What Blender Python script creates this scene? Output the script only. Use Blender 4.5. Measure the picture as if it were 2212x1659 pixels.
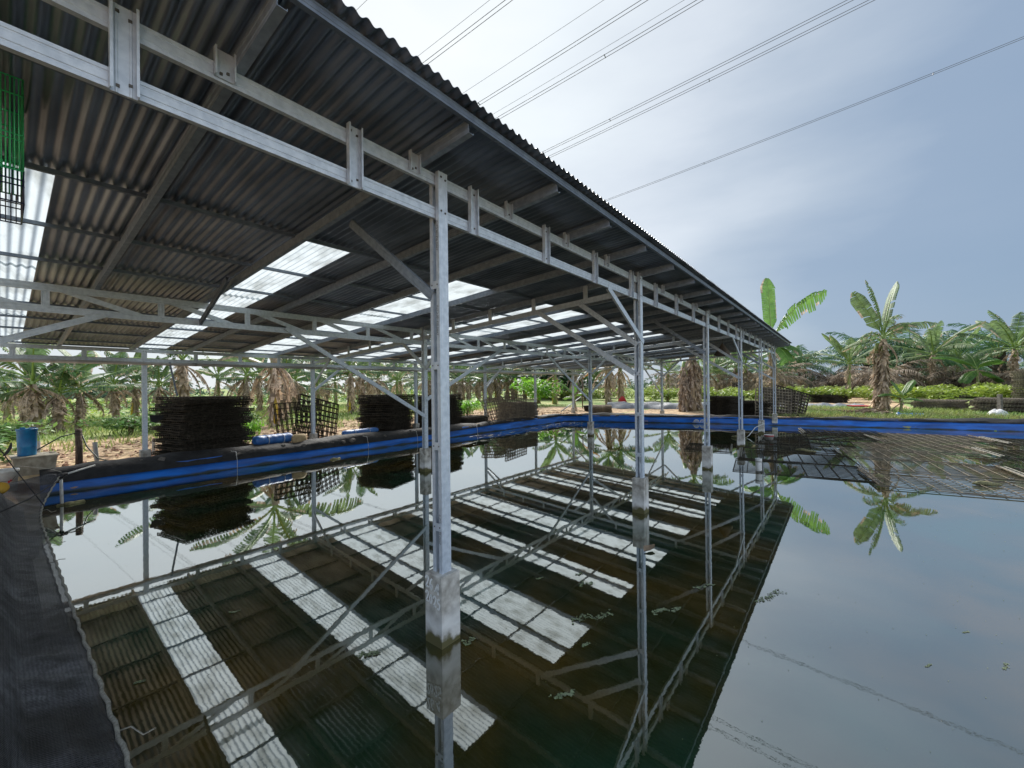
import bpy, math, random
from mathutils import Vector, Matrix, noise as mnoise
R = math.radians
sc = bpy.context.scene
for o in list(bpy.data.objects): bpy.data.objects.remove(o)
col = sc.collection
rng = random.Random(7)

# ------------------------------------------------------------------ camera
YAW, PITCH, ROLL = 0.67779, 0.0029, -0.01103
CAM = Vector((-2.1398, -2.4363, 1.9630))
fw = Vector((math.cos(PITCH)*math.cos(YAW), math.cos(PITCH)*math.sin(YAW), math.sin(PITCH)))
rt = Vector((math.sin(YAW), -math.cos(YAW), 0)); up = rt.cross(fw)
r2 = rt*math.cos(ROLL)+up*math.sin(ROLL); u2 = -rt*math.sin(ROLL)+up*math.cos(ROLL)
cd = bpy.data.cameras.new('camera'); cam = bpy.data.objects.new('camera', cd); col.objects.link(cam)
M = Matrix((r2, u2, -fw)).transposed().to_4x4(); M.translation = CAM; cam.matrix_world = M
cd.sensor_width = 36; cd.lens = 887.73/2212*36; cd.clip_start = 0.05; cd.clip_end = 3000
sc.camera = cam

# ------------------------------------------------------------------ world, sun, exposure
SUN_EL, SUN_AZ = R(39.2), R(41.3)
w = bpy.data.worlds.new('World'); sc.world = w; w.use_nodes = True
N = w.node_tree.nodes; L = w.node_tree.links; N.clear()
out = N.new('ShaderNodeOutputWorld'); add = N.new('ShaderNodeMixShader'); add.inputs[0].default_value = .85; L.new(add.outputs[0], out.inputs[0])  # cloud layer over clear sky
sky = N.new('ShaderNodeTexSky'); sky.sky_type = 'NISHITA'; sky.sun_disc = False
sky.sun_elevation = SUN_EL; sky.sun_rotation = R(90)-SUN_AZ; sky.dust_density = .2; sky.air_density = 1.2
b1 = N.new('ShaderNodeBackground'); b1.inputs[1].default_value = 0.05; L.new(sky.outputs[0], b1.inputs[0]); L.new(b1.outputs[0], add.inputs[1])
tc = N.new('ShaderNodeTexCoord'); dot = N.new('ShaderNodeVectorMath'); dot.operation = 'DOT_PRODUCT'
ax = Vector((.35, .75, .56)).normalized(); dot.inputs[1].default_value = ax
L.new(tc.outputs['Generated'], dot.inputs[0])
mp = N.new('ShaderNodeMapping'); mp.inputs['Scale'].default_value = (1, 1, 3.4); L.new(tc.outputs['Generated'], mp.inputs[0])
nz = N.new('ShaderNodeTexNoise'); nz.inputs['Scale'].default_value = 2.1; nz.inputs['Detail'].default_value = 6; nz.inputs['Roughness'].default_value = .5; L.new(mp.outputs[0], nz.inputs[0])
ma = N.new('ShaderNodeMath'); ma.operation = 'MULTIPLY_ADD'; ma.inputs[1].default_value = .36; ma.inputs[2].default_value = -.18; L.new(nz.outputs[0], ma.inputs[0])
ad = N.new('ShaderNodeMath'); ad.operation = 'ADD'; L.new(dot.outputs['Value'], ad.inputs[0]); L.new(ma.outputs[0], ad.inputs[1])
mr = N.new('ShaderNodeMapRange'); mr.inputs[1].default_value = -1; mr.inputs[2].default_value = 1; L.new(ad.outputs[0], mr.inputs[0])
cr = N.new('ShaderNodeValToRGB'); L.new(mr.outputs[0], cr.inputs[0])
els = [(-1, (1.0,1.1,1.22)), (-.35, (.80,.90,1.05)), (.05, (.235,.32,.43)), (.25, (.215,.295,.41)), (.45, (.25,.325,.435)), (.60, (.38,.445,.53)), (.74, (.56,.61,.67)), (.90, (.70,.75,.78)), (1, (.76,.79,.80))]
while len(cr.color_ramp.elements) < len(els): cr.color_ramp.elements.new(.5)
for e, (p, c) in zip(cr.color_ramp.elements, els): e.position = (p+1)/2; e.color = (*c, 1)
b2 = N.new('ShaderNodeBackground'); b2.inputs[1].default_value = 1.0; L.new(cr.outputs[0], b2.inputs[0]); L.new(b2.outputs[0], add.inputs[2])
sl = bpy.data.lights.new('sun', 'SUN'); sl.energy = 5.0; sl.angle = R(28); sl.color = (1, .96, .9)
so = bpy.data.objects.new('sun', sl); col.objects.link(so)
sd = Vector((math.cos(SUN_EL)*math.cos(SUN_AZ), math.cos(SUN_EL)*math.sin(SUN_AZ), math.sin(SUN_EL)))
so.rotation_euler = sd.to_track_quat('Z', 'Y').to_euler()
sc.view_settings.view_transform = 'Standard'; sc.view_settings.look = 'None'; sc.view_settings.exposure = 0.5; sc.view_settings.gamma = 1
sc.cycles.max_bounces = 8; sc.cycles.transparent_max_bounces = 12; sc.cycles.caustics_reflective = False; sc.cycles.caustics_refractive = False

# ------------------------------------------------------------------ materials
def mat(name, base, rough=.6, metal=0., noise=None, scale=5., bump=0., bscale=None, detail=6, island=0., spec=.5, stretch=None, trans=0., ramp=(.35,.65)):
    m = bpy.data.materials.new(name); m.use_nodes = True; nt = m.node_tree; n = nt.nodes; l = nt.links
    p = n['Principled BSDF']; p.inputs['Base Color'].default_value = (*base, 1); p.inputs['Roughness'].default_value = rough; p.inputs['Metallic'].default_value = metal
    p.inputs['Specular IOR Level'].default_value = spec
    tcx = n.new('ShaderNodeTexCoord'); src = tcx.outputs['Object']
    if stretch:
        mpx = n.new('ShaderNodeMapping'); mpx.inputs['Scale'].default_value = stretch; l.new(src, mpx.inputs[0]); src = mpx.outputs[0]
    colr = None
    if noise:
        t = n.new('ShaderNodeTexNoise'); t.inputs['Scale'].default_value = scale; t.inputs['Detail'].default_value = detail; l.new(src, t.inputs[0])
        c = n.new('ShaderNodeValToRGB'); c.color_ramp.elements[0].position = ramp[0]; c.color_ramp.elements[1].position = ramp[1]
        c.color_ramp.elements[0].color = (*noise, 1); c.color_ramp.elements[1].color = (*base, 1); l.new(t.outputs[0], c.inputs[0]); colr = c.outputs[0]
    if island:
        g = n.new('ShaderNodeNewGeometry'); hs = n.new('ShaderNodeHueSaturation')
        k = n.new('ShaderNodeMapRange'); k.inputs[3].default_value = 1-island; k.inputs[4].default_value = 1+island; l.new(g.outputs['Random Per Island'], k.inputs[0]); l.new(k.outputs[0], hs.inputs['Value'])
        if colr: l.new(colr, hs.inputs['Color'])
        else: hs.inputs['Color'].default_value = (*base, 1)
        colr = hs.outputs[0]
    if colr: l.new(colr, p.inputs['Base Color'])
    if bump:
        t2 = n.new('ShaderNodeTexNoise'); t2.inputs['Scale'].default_value = bscale or scale*3; t2.inputs['Detail'].default_value = 5; l.new(src, t2.inputs[0])
        b = n.new('ShaderNodeBump'); b.inputs['Strength'].default_value = bump; b.inputs['Distance'].default_value = .02; l.new(t2.outputs[0], b.inputs['Height']); l.new(b.outputs[0], p.inputs['Normal'])
    if trans:
        tr = n.new('ShaderNodeBsdfTranslucent'); mx = n.new('ShaderNodeMixShader'); mx.inputs[0].default_value = trans
        if colr: l.new(colr, tr.inputs[0])
        else: tr.inputs[0].default_value = (*base, 1)
        l.new(p.outputs[0], mx.inputs[1]); l.new(tr.outputs[0], mx.inputs[2]); l.new(mx.outputs[0], n['Material Output'].inputs[0])
    return m
MT = {}
MT['steel'] = mat('galvanised_steel', (.64,.71,.80), .45, .30, (.50,.57,.66), 22, .08, 60, 8)
MT['steel_dark'] = mat('purlin_steel', (.20,.24,.30), .5, .5, (.14,.17,.22), 14)
MT['rafter'] = mat('rafter_steel', (.31,.37,.46), .5, .35, (.23,.28,.35), 18)
MT['sheet'] = mat('roof_sheet_steel', (.29,.33,.40), .40, .7, (.13,.15,.185), 3.0, .05, 9, 7, .12, stretch=(1, .35, 1))
MT['bolt'] = mat('bolt', (.10,.09,.08), .5, .6)
MT['ink'] = mat('ink', (.03,.03,.035), .8)
MT['chalk'] = mat('white_paint_writing', (.88,.90,.90), .8)
MT['pvc'] = mat('grey_pvc', (.42,.43,.44), .45, 0, (.30,.31,.31), 6)
MT['pvcw'] = mat('white_pvc', (.72,.73,.72), .4, 0, (.5,.5,.47), 9)
MT['blue'] = mat('blue_tarp', (.003,.18,.74), .42, 0, (.002,.085,.38), 2.5, .7, 6, stretch=(.5,.5,3))
MT['tarpblue'] = mat('light_blue_tarp', (.05,.19,.50), .45, 0, (.03,.10,.32), 6, .6, 9)
MT['mesh'] = mat('tray_plastic', (.075,.064,.048), .85, 0, (.026,.023,.018), 12, spec=.15)
MT['meshpale'] = mat('weathered_tray', (.32,.27,.20), .9, 0, (.14,.12,.10), 6, spec=.15)
MT['white'] = mat('white_plastic', (.70,.70,.68), .5, 0, (.52,.50,.46), 7)
MT['bluep'] = mat('blue_plastic', (.008,.20,.42), .4, 0, (.01,.13,.32), 9)
MT['trough'] = mat('weathered_foam', (.36,.33,.26), .8, 0, (.22,.19,.14), 9, .3, 20)
MT['wood'] = mat('old_wood', (.16,.11,.08), .85, 0, (.05,.035,.03), 12, .5, 24, stretch=(3,3,.6))
MT['rope'] = mat('pale_rope', (.42,.40,.34), .9, 0, (.22,.21,.18), 60)
MT['cord'] = mat('black_cord', (.015,.015,.018), .8)
MT['hose'] = mat('green_hose', (.03,.05,.03), .5)
MT['cage'] = mat('green_wire', (.10,.75,.32), .35, .1)
MT['cageb'] = mat('navy_wire', (.02,.03,.08), .35, .1)
MT['red'] = mat('red_plastic', (.55,.02,.03), .45)
MT['yellow'] = mat('yellow_plastic', (.45,.26,.02), .6)
MT['jug'] = mat('beige_sack', (.50,.37,.20), .8, 0, (.36,.26,.14), 8, .4, 14)
MT['sack'] = mat('white_sack', (.72,.72,.72), .7, 0, (.5,.5,.5), 7, .6, 12)
MT['brownsack'] = mat('brown_sack', (.16,.13,.11), .9, 0, (.10,.085,.07), 7, .5, 12)
MT['foam'] = mat('algae_foam', (.33,.31,.15), .8, 0, (.14,.13,.07), 14)
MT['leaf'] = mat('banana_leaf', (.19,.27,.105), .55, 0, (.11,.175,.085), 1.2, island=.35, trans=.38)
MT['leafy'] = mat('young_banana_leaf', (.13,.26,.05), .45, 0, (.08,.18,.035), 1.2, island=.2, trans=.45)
MT['leafdk'] = mat('dark_banana_leaf', (.13,.195,.095), .45, 0, (.055,.13,.055), 1.2, island=.35, trans=.3)  # darker green leaf variant mixed through the grove
MT['rib'] = mat('leaf_midrib', (.26,.38,.10), .45)
MT['dry'] = mat('dry_banana_sheath', (.68,.54,.41), .9, 0, (.34,.25,.175), 4, island=.45, trans=.3)
MT['drygrey'] = mat('grey_dry_sheath', (.54,.43,.33), .9, 0, (.24,.18,.135), 4, island=.5, trans=.28)
MT['stem'] = mat('banana_stem', (.36,.28,.18), .8, 0, (.16,.12,.08), 5, .4, 12, stretch=(3,3,.5))
MT['stemgreen'] = mat('green_stem', (.18,.28,.07), .5, 0, (.28,.22,.12), 3, stretch=(2,2,.5))
MT['petiole'] = mat('green_petioles', (.30,.40,.12), .5, 0, (.18,.27,.08), 6, stretch=(4,4,.4))
MT['stemyellow'] = mat('yellow_stem', (.62,.44,.03), .5, 0, (.42,.32,.05), 4, stretch=(2,2,.5))
MT['palm'] = mat('palm_leaf', (.09,.20,.085), .5, 0, (.055,.135,.06), .7, island=.4, trans=.25)
MT['palmdry'] = mat('dry_palm_leaf', (.36,.27,.19), .9, 0, (.22,.18,.14), .8, island=.45, trans=.1)
MT['palmtrunk'] = mat('palm_trunk', (.07,.055,.04), .9, 0, (.03,.025,.02), 8)
MT['cassava'] = mat('cassava_leaf', (.36,.44,.07), .5, 0, (.22,.32,.05), .6, island=.4, trans=.4)
MT['bushgreen'] = mat('bush_leaf', (.16,.27,.07), .5, 0, (.08,.20,.045), .6, island=.45, trans=.35)
MT['lime'] = mat('lime_leaf', (.26,.50,.05), .45, 0, (.15,.38,.03), 2, island=.3, trans=.45)
MT['darkleaf'] = mat('dark_tree_leaf', (.035,.085,.03), .5, 0, (.02,.05,.02), .8, island=.45, trans=.25)
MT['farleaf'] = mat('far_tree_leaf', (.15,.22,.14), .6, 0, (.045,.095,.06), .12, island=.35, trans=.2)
MT['grass'] = mat('grass_blade', (.20,.34,.08), .6, 0, (.36,.35,.13), .35, island=.4, trans=.35)
MT['straw'] = mat('straw', (.44,.34,.17), .9, 0, (.26,.19,.10), 3, island=.4)
MT['litter'] = mat('dry_leaf_litter', (.42,.32,.22), .9, 0, (.20,.14,.09), 5, island=.4)
MT['weed'] = mat('pondweed', (.25,.29,.17), .6, 0, (.13,.17,.08), 30, island=.4)
MT['liner_grey'] = mat('grey_sheet', (.19,.21,.24), .55, 0, (.11,.12,.14), 3, .5, 4)
MT['brick'] = mat('stone_scrap', (.17,.155,.14), .9, 0, (.08,.07,.06), 9)
MT['wire'] = mat('cable_metal', (.16,.16,.22), .5, .4)
MT['orange'] = mat('orange_leaf', (.62,.24,.03), .6, 0, (.5,.3,.05), 4, trans=.3)

def nodesof(name):
    m = bpy.data.materials.new(name); m.use_nodes = True; return m, m.node_tree.nodes, m.node_tree.links
# tarp band: dark waterline stain on the blue
bm_ = MT['blue']; n = bm_.node_tree.nodes; l = bm_.node_tree.links; p = n['Principled BSDF']
src_ = p.inputs['Base Color'].links[0].from_socket; g = n.new('ShaderNodeNewGeometry'); sx = n.new('ShaderNodeSeparateXYZ'); l.new(g.outputs['Position'], sx.inputs[0])
n1 = n.new('ShaderNodeTexNoise'); n1.inputs['Scale'].default_value = 1.6; n1.inputs['Detail'].default_value = 7; l.new(g.outputs['Position'], n1.inputs[0])
zz = n.new('ShaderNodeMath'); zz.operation = 'MULTIPLY_ADD'; zz.inputs[1].default_value = .12; l.new(n1.outputs[0], zz.inputs[0]); l.new(sx.outputs[2], zz.inputs[2])
k = n.new('ShaderNodeMapRange'); k.inputs[1].default_value = .115; k.inputs[2].default_value = .075; l.new(zz.outputs[0], k.inputs[0])
mx = n.new('ShaderNodeMix'); mx.data_type = 'RGBA'; l.new(k.outputs[0], mx.inputs[0]); l.new(src_, mx.inputs[6]); mx.inputs[7].default_value = (.003,.02,.03,1); l.new(mx.outputs[2], p.inputs['Base Color'])
# concrete of the footings: grey, white bloom above the waterline, algae at it
m, n, l = nodesof('footing_concrete'); p = n['Principled BSDF']; p.inputs['Roughness'].default_value = .85
t = n.new('ShaderNodeTexCoord'); g = n.new('ShaderNodeNewGeometry'); sx = n.new('ShaderNodeSeparateXYZ'); l.new(g.outputs['Position'], sx.inputs[0])
n1 = n.new('ShaderNodeTexNoise'); n1.inputs['Scale'].default_value = 11; n1.inputs['Detail'].default_value = 9; l.new(g.outputs['Position'], n1.inputs[0])
c1 = n.new('ShaderNodeValToRGB'); c1.color_ramp.elements[0].position = .36; c1.color_ramp.elements[1].position = .66
c1.color_ramp.elements[0].color = (.30,.28,.245,1); c1.color_ramp.elements[1].color = (.66,.645,.60,1); l.new(n1.outputs[0], c1.inputs[0])
n2 = n.new('ShaderNodeTexNoise'); n2.inputs['Scale'].default_value = 7; n2.inputs['Detail'].default_value = 8; l.new(g.outputs['Position'], n2.inputs[0])
zz = n.new('ShaderNodeMath'); zz.operation = 'MULTIPLY_ADD'; zz.inputs[1].default_value = .22; l.new(n2.outputs[0], zz.inputs[0]); l.new(sx.outputs[2], zz.inputs[2])
bl = n.new('ShaderNodeValToRGB'); cre = bl.color_ramp.elements; cre[0].position = 0.16; cre[0].color = (0,0,0,1); cre[1].position = .24; cre[1].color = (.8,.8,.8,1)
e = cre.new(.34); e.color = (.35,.35,.35,1); e = cre.new(.42); e.color = (0,0,0,1); l.new(zz.outputs[0], bl.inputs[0])
mx = n.new('ShaderNodeMix'); mx.data_type = 'RGBA'; l.new(bl.outputs[0], mx.inputs[0]); l.new(c1.outputs[0], mx.inputs[6]); mx.inputs[7].default_value = (.84,.85,.84,1)
al = n.new('ShaderNodeMapRange'); al.inputs[1].default_value = .19; al.inputs[2].default_value = .16; l.new(zz.outputs[0], al.inputs[0])
mx2 = n.new('ShaderNodeMix'); mx2.data_type = 'RGBA'; l.new(al.outputs[0], mx2.inputs[0]); l.new(mx.outputs[2], mx2.inputs[6]); mx2.inputs[7].default_value = (.12,.11,.045,1)
l.new(mx2.outputs[2], p.inputs['Base Color'])
bp = n.new('ShaderNodeBump'); bp.inputs['Strength'].default_value = .35; bp.inputs['Distance'].default_value = .01; l.new(n1.outputs[0], bp.inputs['Height']); l.new(bp.outputs[0], p.inputs['Normal'])
MT['concrete'] = m
# translucent roofing
m, n, l = nodesof('translucent_roofing'); n.remove(n['Principled BSDF'])
tr = n.new('ShaderNodeBsdfTranslucent'); tp = n.new('ShaderNodeBsdfTransparent'); gl = n.new('ShaderNodeBsdfGlossy'); gl.inputs['Roughness'].default_value = .25
t = n.new('ShaderNodeTexCoord'); mpx = n.new('ShaderNodeMapping'); mpx.inputs['Scale'].default_value = (1,.5,1); l.new(t.outputs['Object'], mpx.inputs[0])
n1 = n.new('ShaderNodeTexNoise'); n1.inputs['Scale'].default_value = 5; n1.inputs['Detail'].default_value = 8; l.new(mpx.outputs[0], n1.inputs[0])
c1 = n.new('ShaderNodeValToRGB'); c1.color_ramp.elements[0].position = .30; c1.color_ramp.elements[1].position = .55
c1.color_ramp.elements[0].color = (.24,.26,.26,1); c1.color_ramp.elements[1].color = (.41,.45,.47,1); l.new(n1.outputs[0], c1.inputs[0]); l.new(c1.outputs[0], tr.inputs[0])
m1 = n.new('ShaderNodeMixShader'); m1.inputs[0].default_value = .0; l.new(tr.outputs[0], m1.inputs[1]); l.new(tp.outputs[0], m1.inputs[2])
m2 = n.new('ShaderNodeMixShader'); m2.inputs[0].default_value = .06; l.new(m1.outputs[0], m2.inputs[1]); l.new(gl.outputs[0], m2.inputs[2]); l.new(m2.outputs[0], n['Material Output'].inputs[0])
MT['skylight'] = m
# black shade net: knitted strands, open holes
m, n, l = nodesof('shade_net'); p = n['Principled BSDF']; p.inputs['Roughness'].default_value = .62
t = n.new('ShaderNodeTexCoord'); n1 = n.new('ShaderNodeTexNoise'); n1.inputs['Scale'].default_value = 5; n1.inputs['Detail'].default_value = 10; n1.inputs['Roughness'].default_value = .7; l.new(t.outputs['Object'], n1.inputs[0])
c1 = n.new('ShaderNodeValToRGB'); c1.color_ramp.elements[0].position = .38; c1.color_ramp.elements[1].position = .68
c1.color_ramp.elements[0].color = (.019,.020,.023,1); c1.color_ramp.elements[1].color = (.12,.122,.135,1); l.new(n1.outputs[0], c1.inputs[0])
n3 = n.new('ShaderNodeTexNoise'); n3.inputs['Scale'].default_value = 1.3; n3.inputs['Detail'].default_value = 4; l.new(t.outputs['Object'], n3.inputs[0])
k3 = n.new('ShaderNodeMapRange'); k3.inputs[1].default_value = .38; k3.inputs[2].default_value = .66; k3.inputs[3].default_value = .45; k3.inputs[4].default_value = 1.7; l.new(n3.outputs[0], k3.inputs[0])  # broad lighter streaks: the net's sheen put into its colour
wc = n.new('ShaderNodeTexWave'); wc.bands_direction = 'X'; wc.inputs['Scale'].default_value = 16; wc.inputs['Distortion'].default_value = 4; wc.inputs['Detail'].default_value = 4; l.new(t.outputs['Object'], wc.inputs[0])
k4 = n.new('ShaderNodeMapRange'); k4.inputs[3].default_value = .8; k4.inputs[4].default_value = 1.18; l.new(wc.outputs['Fac'], k4.inputs[0]); m4 = n.new('ShaderNodeMath'); m4.operation = 'MULTIPLY'; l.new(k3.outputs[0], m4.inputs[0]); l.new(k4.outputs[0], m4.inputs[1])
hs = n.new('ShaderNodeHueSaturation'); l.new(m4.outputs[0], hs.inputs['Value']); l.new(c1.outputs[0], hs.inputs['Color']); l.new(hs.outputs[0], p.inputs['Base Color'])
wv = n.new('ShaderNodeTexWave'); wv.inputs['Scale'].default_value = 28; wv.inputs['Distortion'].default_value = 2.5; l.new(t.outputs['Object'], wv.inputs[0])
bp = n.new('ShaderNodeBump'); bp.inputs['Strength'].default_value = .35; bp.inputs['Distance'].default_value = .005; l.new(wv.outputs[0], bp.inputs['Height']); l.new(bp.outputs[0], p.inputs['Normal'])
tp = n.new('ShaderNodeBsdfTransparent'); mx = n.new('ShaderNodeMixShader')
wb = n.new('ShaderNodeTexWave'); wb.bands_direction = 'Y'; wb.inputs['Scale'].default_value = 22; wb.inputs['Distortion'].default_value = 2; l.new(t.outputs['Object'], wb.inputs[0])
k = n.new('ShaderNodeMapRange'); k.inputs[1].default_value = .3; k.inputs[2].default_value = .9; k.inputs[3].default_value = .02; k.inputs[4].default_value = .38; l.new(wb.outputs['Fac'], k.inputs[0]); l.new(k.outputs[0], mx.inputs[0])
l.new(p.outputs[0], mx.inputs[1]); l.new(tp.outputs[0], mx.inputs[2]); l.new(mx.outputs[0], n['Material Output'].inputs[0])
MT['net'] = m
MT['netsolid'] = mat('black_net_on_bank', (.020,.021,.023), .75, 0, (.005,.005,.006), 5, .9, 12)
MT['net2'] = mat('black_liner', (.012,.012,.014), .6)
# water
m, n, l = nodesof('pond_water'); n.remove(n['Principled BSDF'])
df = n.new('ShaderNodeBsdfDiffuse'); gl = n.new('ShaderNodeBsdfGlossy'); gl.inputs['Roughness'].default_value = 0.012; gl.inputs[0].default_value = (.93,.96,.95,1)
g = n.new('ShaderNodeNewGeometry'); n1 = n.new('ShaderNodeTexNoise'); n1.inputs['Scale'].default_value = .75; n1.inputs['Detail'].default_value = 3; l.new(g.outputs['Position'], n1.inputs[0])
c1 = n.new('ShaderNodeValToRGB'); cre = c1.color_ramp.elements; cre[0].position = .34; cre[0].color = (.008,.050,.026,1); cre[1].position = .66; cre[1].color = (.095,.060,.009,1)
e = cre.new(.5); e.color = (.026,.032,.008,1); l.new(n1.outputs[0], c1.inputs[0]); l.new(c1.outputs[0], df.inputs[0])
lw = n.new('ShaderNodeLayerWeight'); lw.inputs[0].default_value = .5; k = n.new('ShaderNodeMapRange'); k.inputs[3].default_value = .11; k.inputs[4].default_value = .84; pw = n.new('ShaderNodeMath'); pw.operation = 'POWER'; pw.inputs[1].default_value = 1.35; l.new(lw.outputs['Facing'], pw.inputs[0]); l.new(pw.outputs[0], k.inputs[0])
mx = n.new('ShaderNodeMixShader'); l.new(k.outputs[0], mx.inputs[0]); l.new(df.outputs[0], mx.inputs[1]); l.new(gl.outputs[0], mx.inputs[2]); l.new(mx.outputs[0], n['Material Output'].inputs[0])
n2 = n.new('ShaderNodeTexNoise'); n2.inputs['Scale'].default_value = 9; n2.inputs['Detail'].default_value = 4; l.new(g.outputs['Position'], n2.inputs[0])
bp = n.new('ShaderNodeBump'); bp.inputs['Strength'].default_value = .03; bp.inputs['Distance'].default_value = .006; l.new(n2.outputs[0], bp.inputs['Height'])
for s in (df, gl): l.new(bp.outputs[0], s.inputs['Normal'])
l.new(bp.outputs[0], lw.inputs['Normal'])
MT['water'] = m
# ground: reddish clods and straw by the left bank, green field beyond
m, n, l = nodesof('ground_soil'); p = n['Principled BSDF']; p.inputs['Roughness'].default_value = .95
g = n.new('ShaderNodeNewGeometry')
def nzn(scale, det=8):
    q = n.new('ShaderNodeTexNoise'); q.inputs['Scale'].default_value = scale; q.inputs['Detail'].default_value = det; l.new(g.outputs['Position'], q.inputs[0]); return q
def rmp(src, a, b, p0=.4, p1=.6):
    q = n.new('ShaderNodeValToRGB'); q.color_ramp.elements[0].position = p0; q.color_ramp.elements[1].position = p1; q.color_ramp.elements[0].color = (*a,1); q.color_ramp.elements[1].color = (*b,1); l.new(src.outputs[0], q.inputs[0]); return q
soil = rmp(nzn(5), (.30,.17,.11), (.62,.47,.27), .38, .62)
field = rmp(nzn(.5), (.16,.26,.06), (.40,.37,.15), .42, .68)
sep = n.new('ShaderNodeSeparateXYZ'); l.new(g.outputs['Position'], sep.inputs[0])
at = n.new('ShaderNodeAttribute'); at.attribute_name = 'soil'
mn = nzn(.6, 6); ms = n.new('ShaderNodeMath'); ms.operation = 'MULTIPLY_ADD'; ms.inputs[1].default_value = .9; l.new(mn.outputs[0], ms.inputs[0]); l.new(at.outputs['Fac'], ms.inputs[2])
mk = n.new('ShaderNodeMapRange'); mk.inputs[1].default_value = .85; mk.inputs[2].default_value = 1.05; l.new(ms.outputs[0], mk.inputs[0])
mx = n.new('ShaderNodeMix'); mx.data_type = 'RGBA'; l.new(mk.outputs[0], mx.inputs[0]); l.new(field.outputs[0], mx.inputs[6]); l.new(soil.outputs[0], mx.inputs[7]); l.new(mx.outputs[2], p.inputs['Base Color'])
bp = n.new('ShaderNodeBump'); bp.inputs['Strength'].default_value = .8; bp.inputs['Distance'].default_value = .08; l.new(nzn(7).outputs[0], bp.inputs['Height']); l.new(bp.outputs[0], p.inputs['Normal'])
MT['ground'] = m

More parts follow.
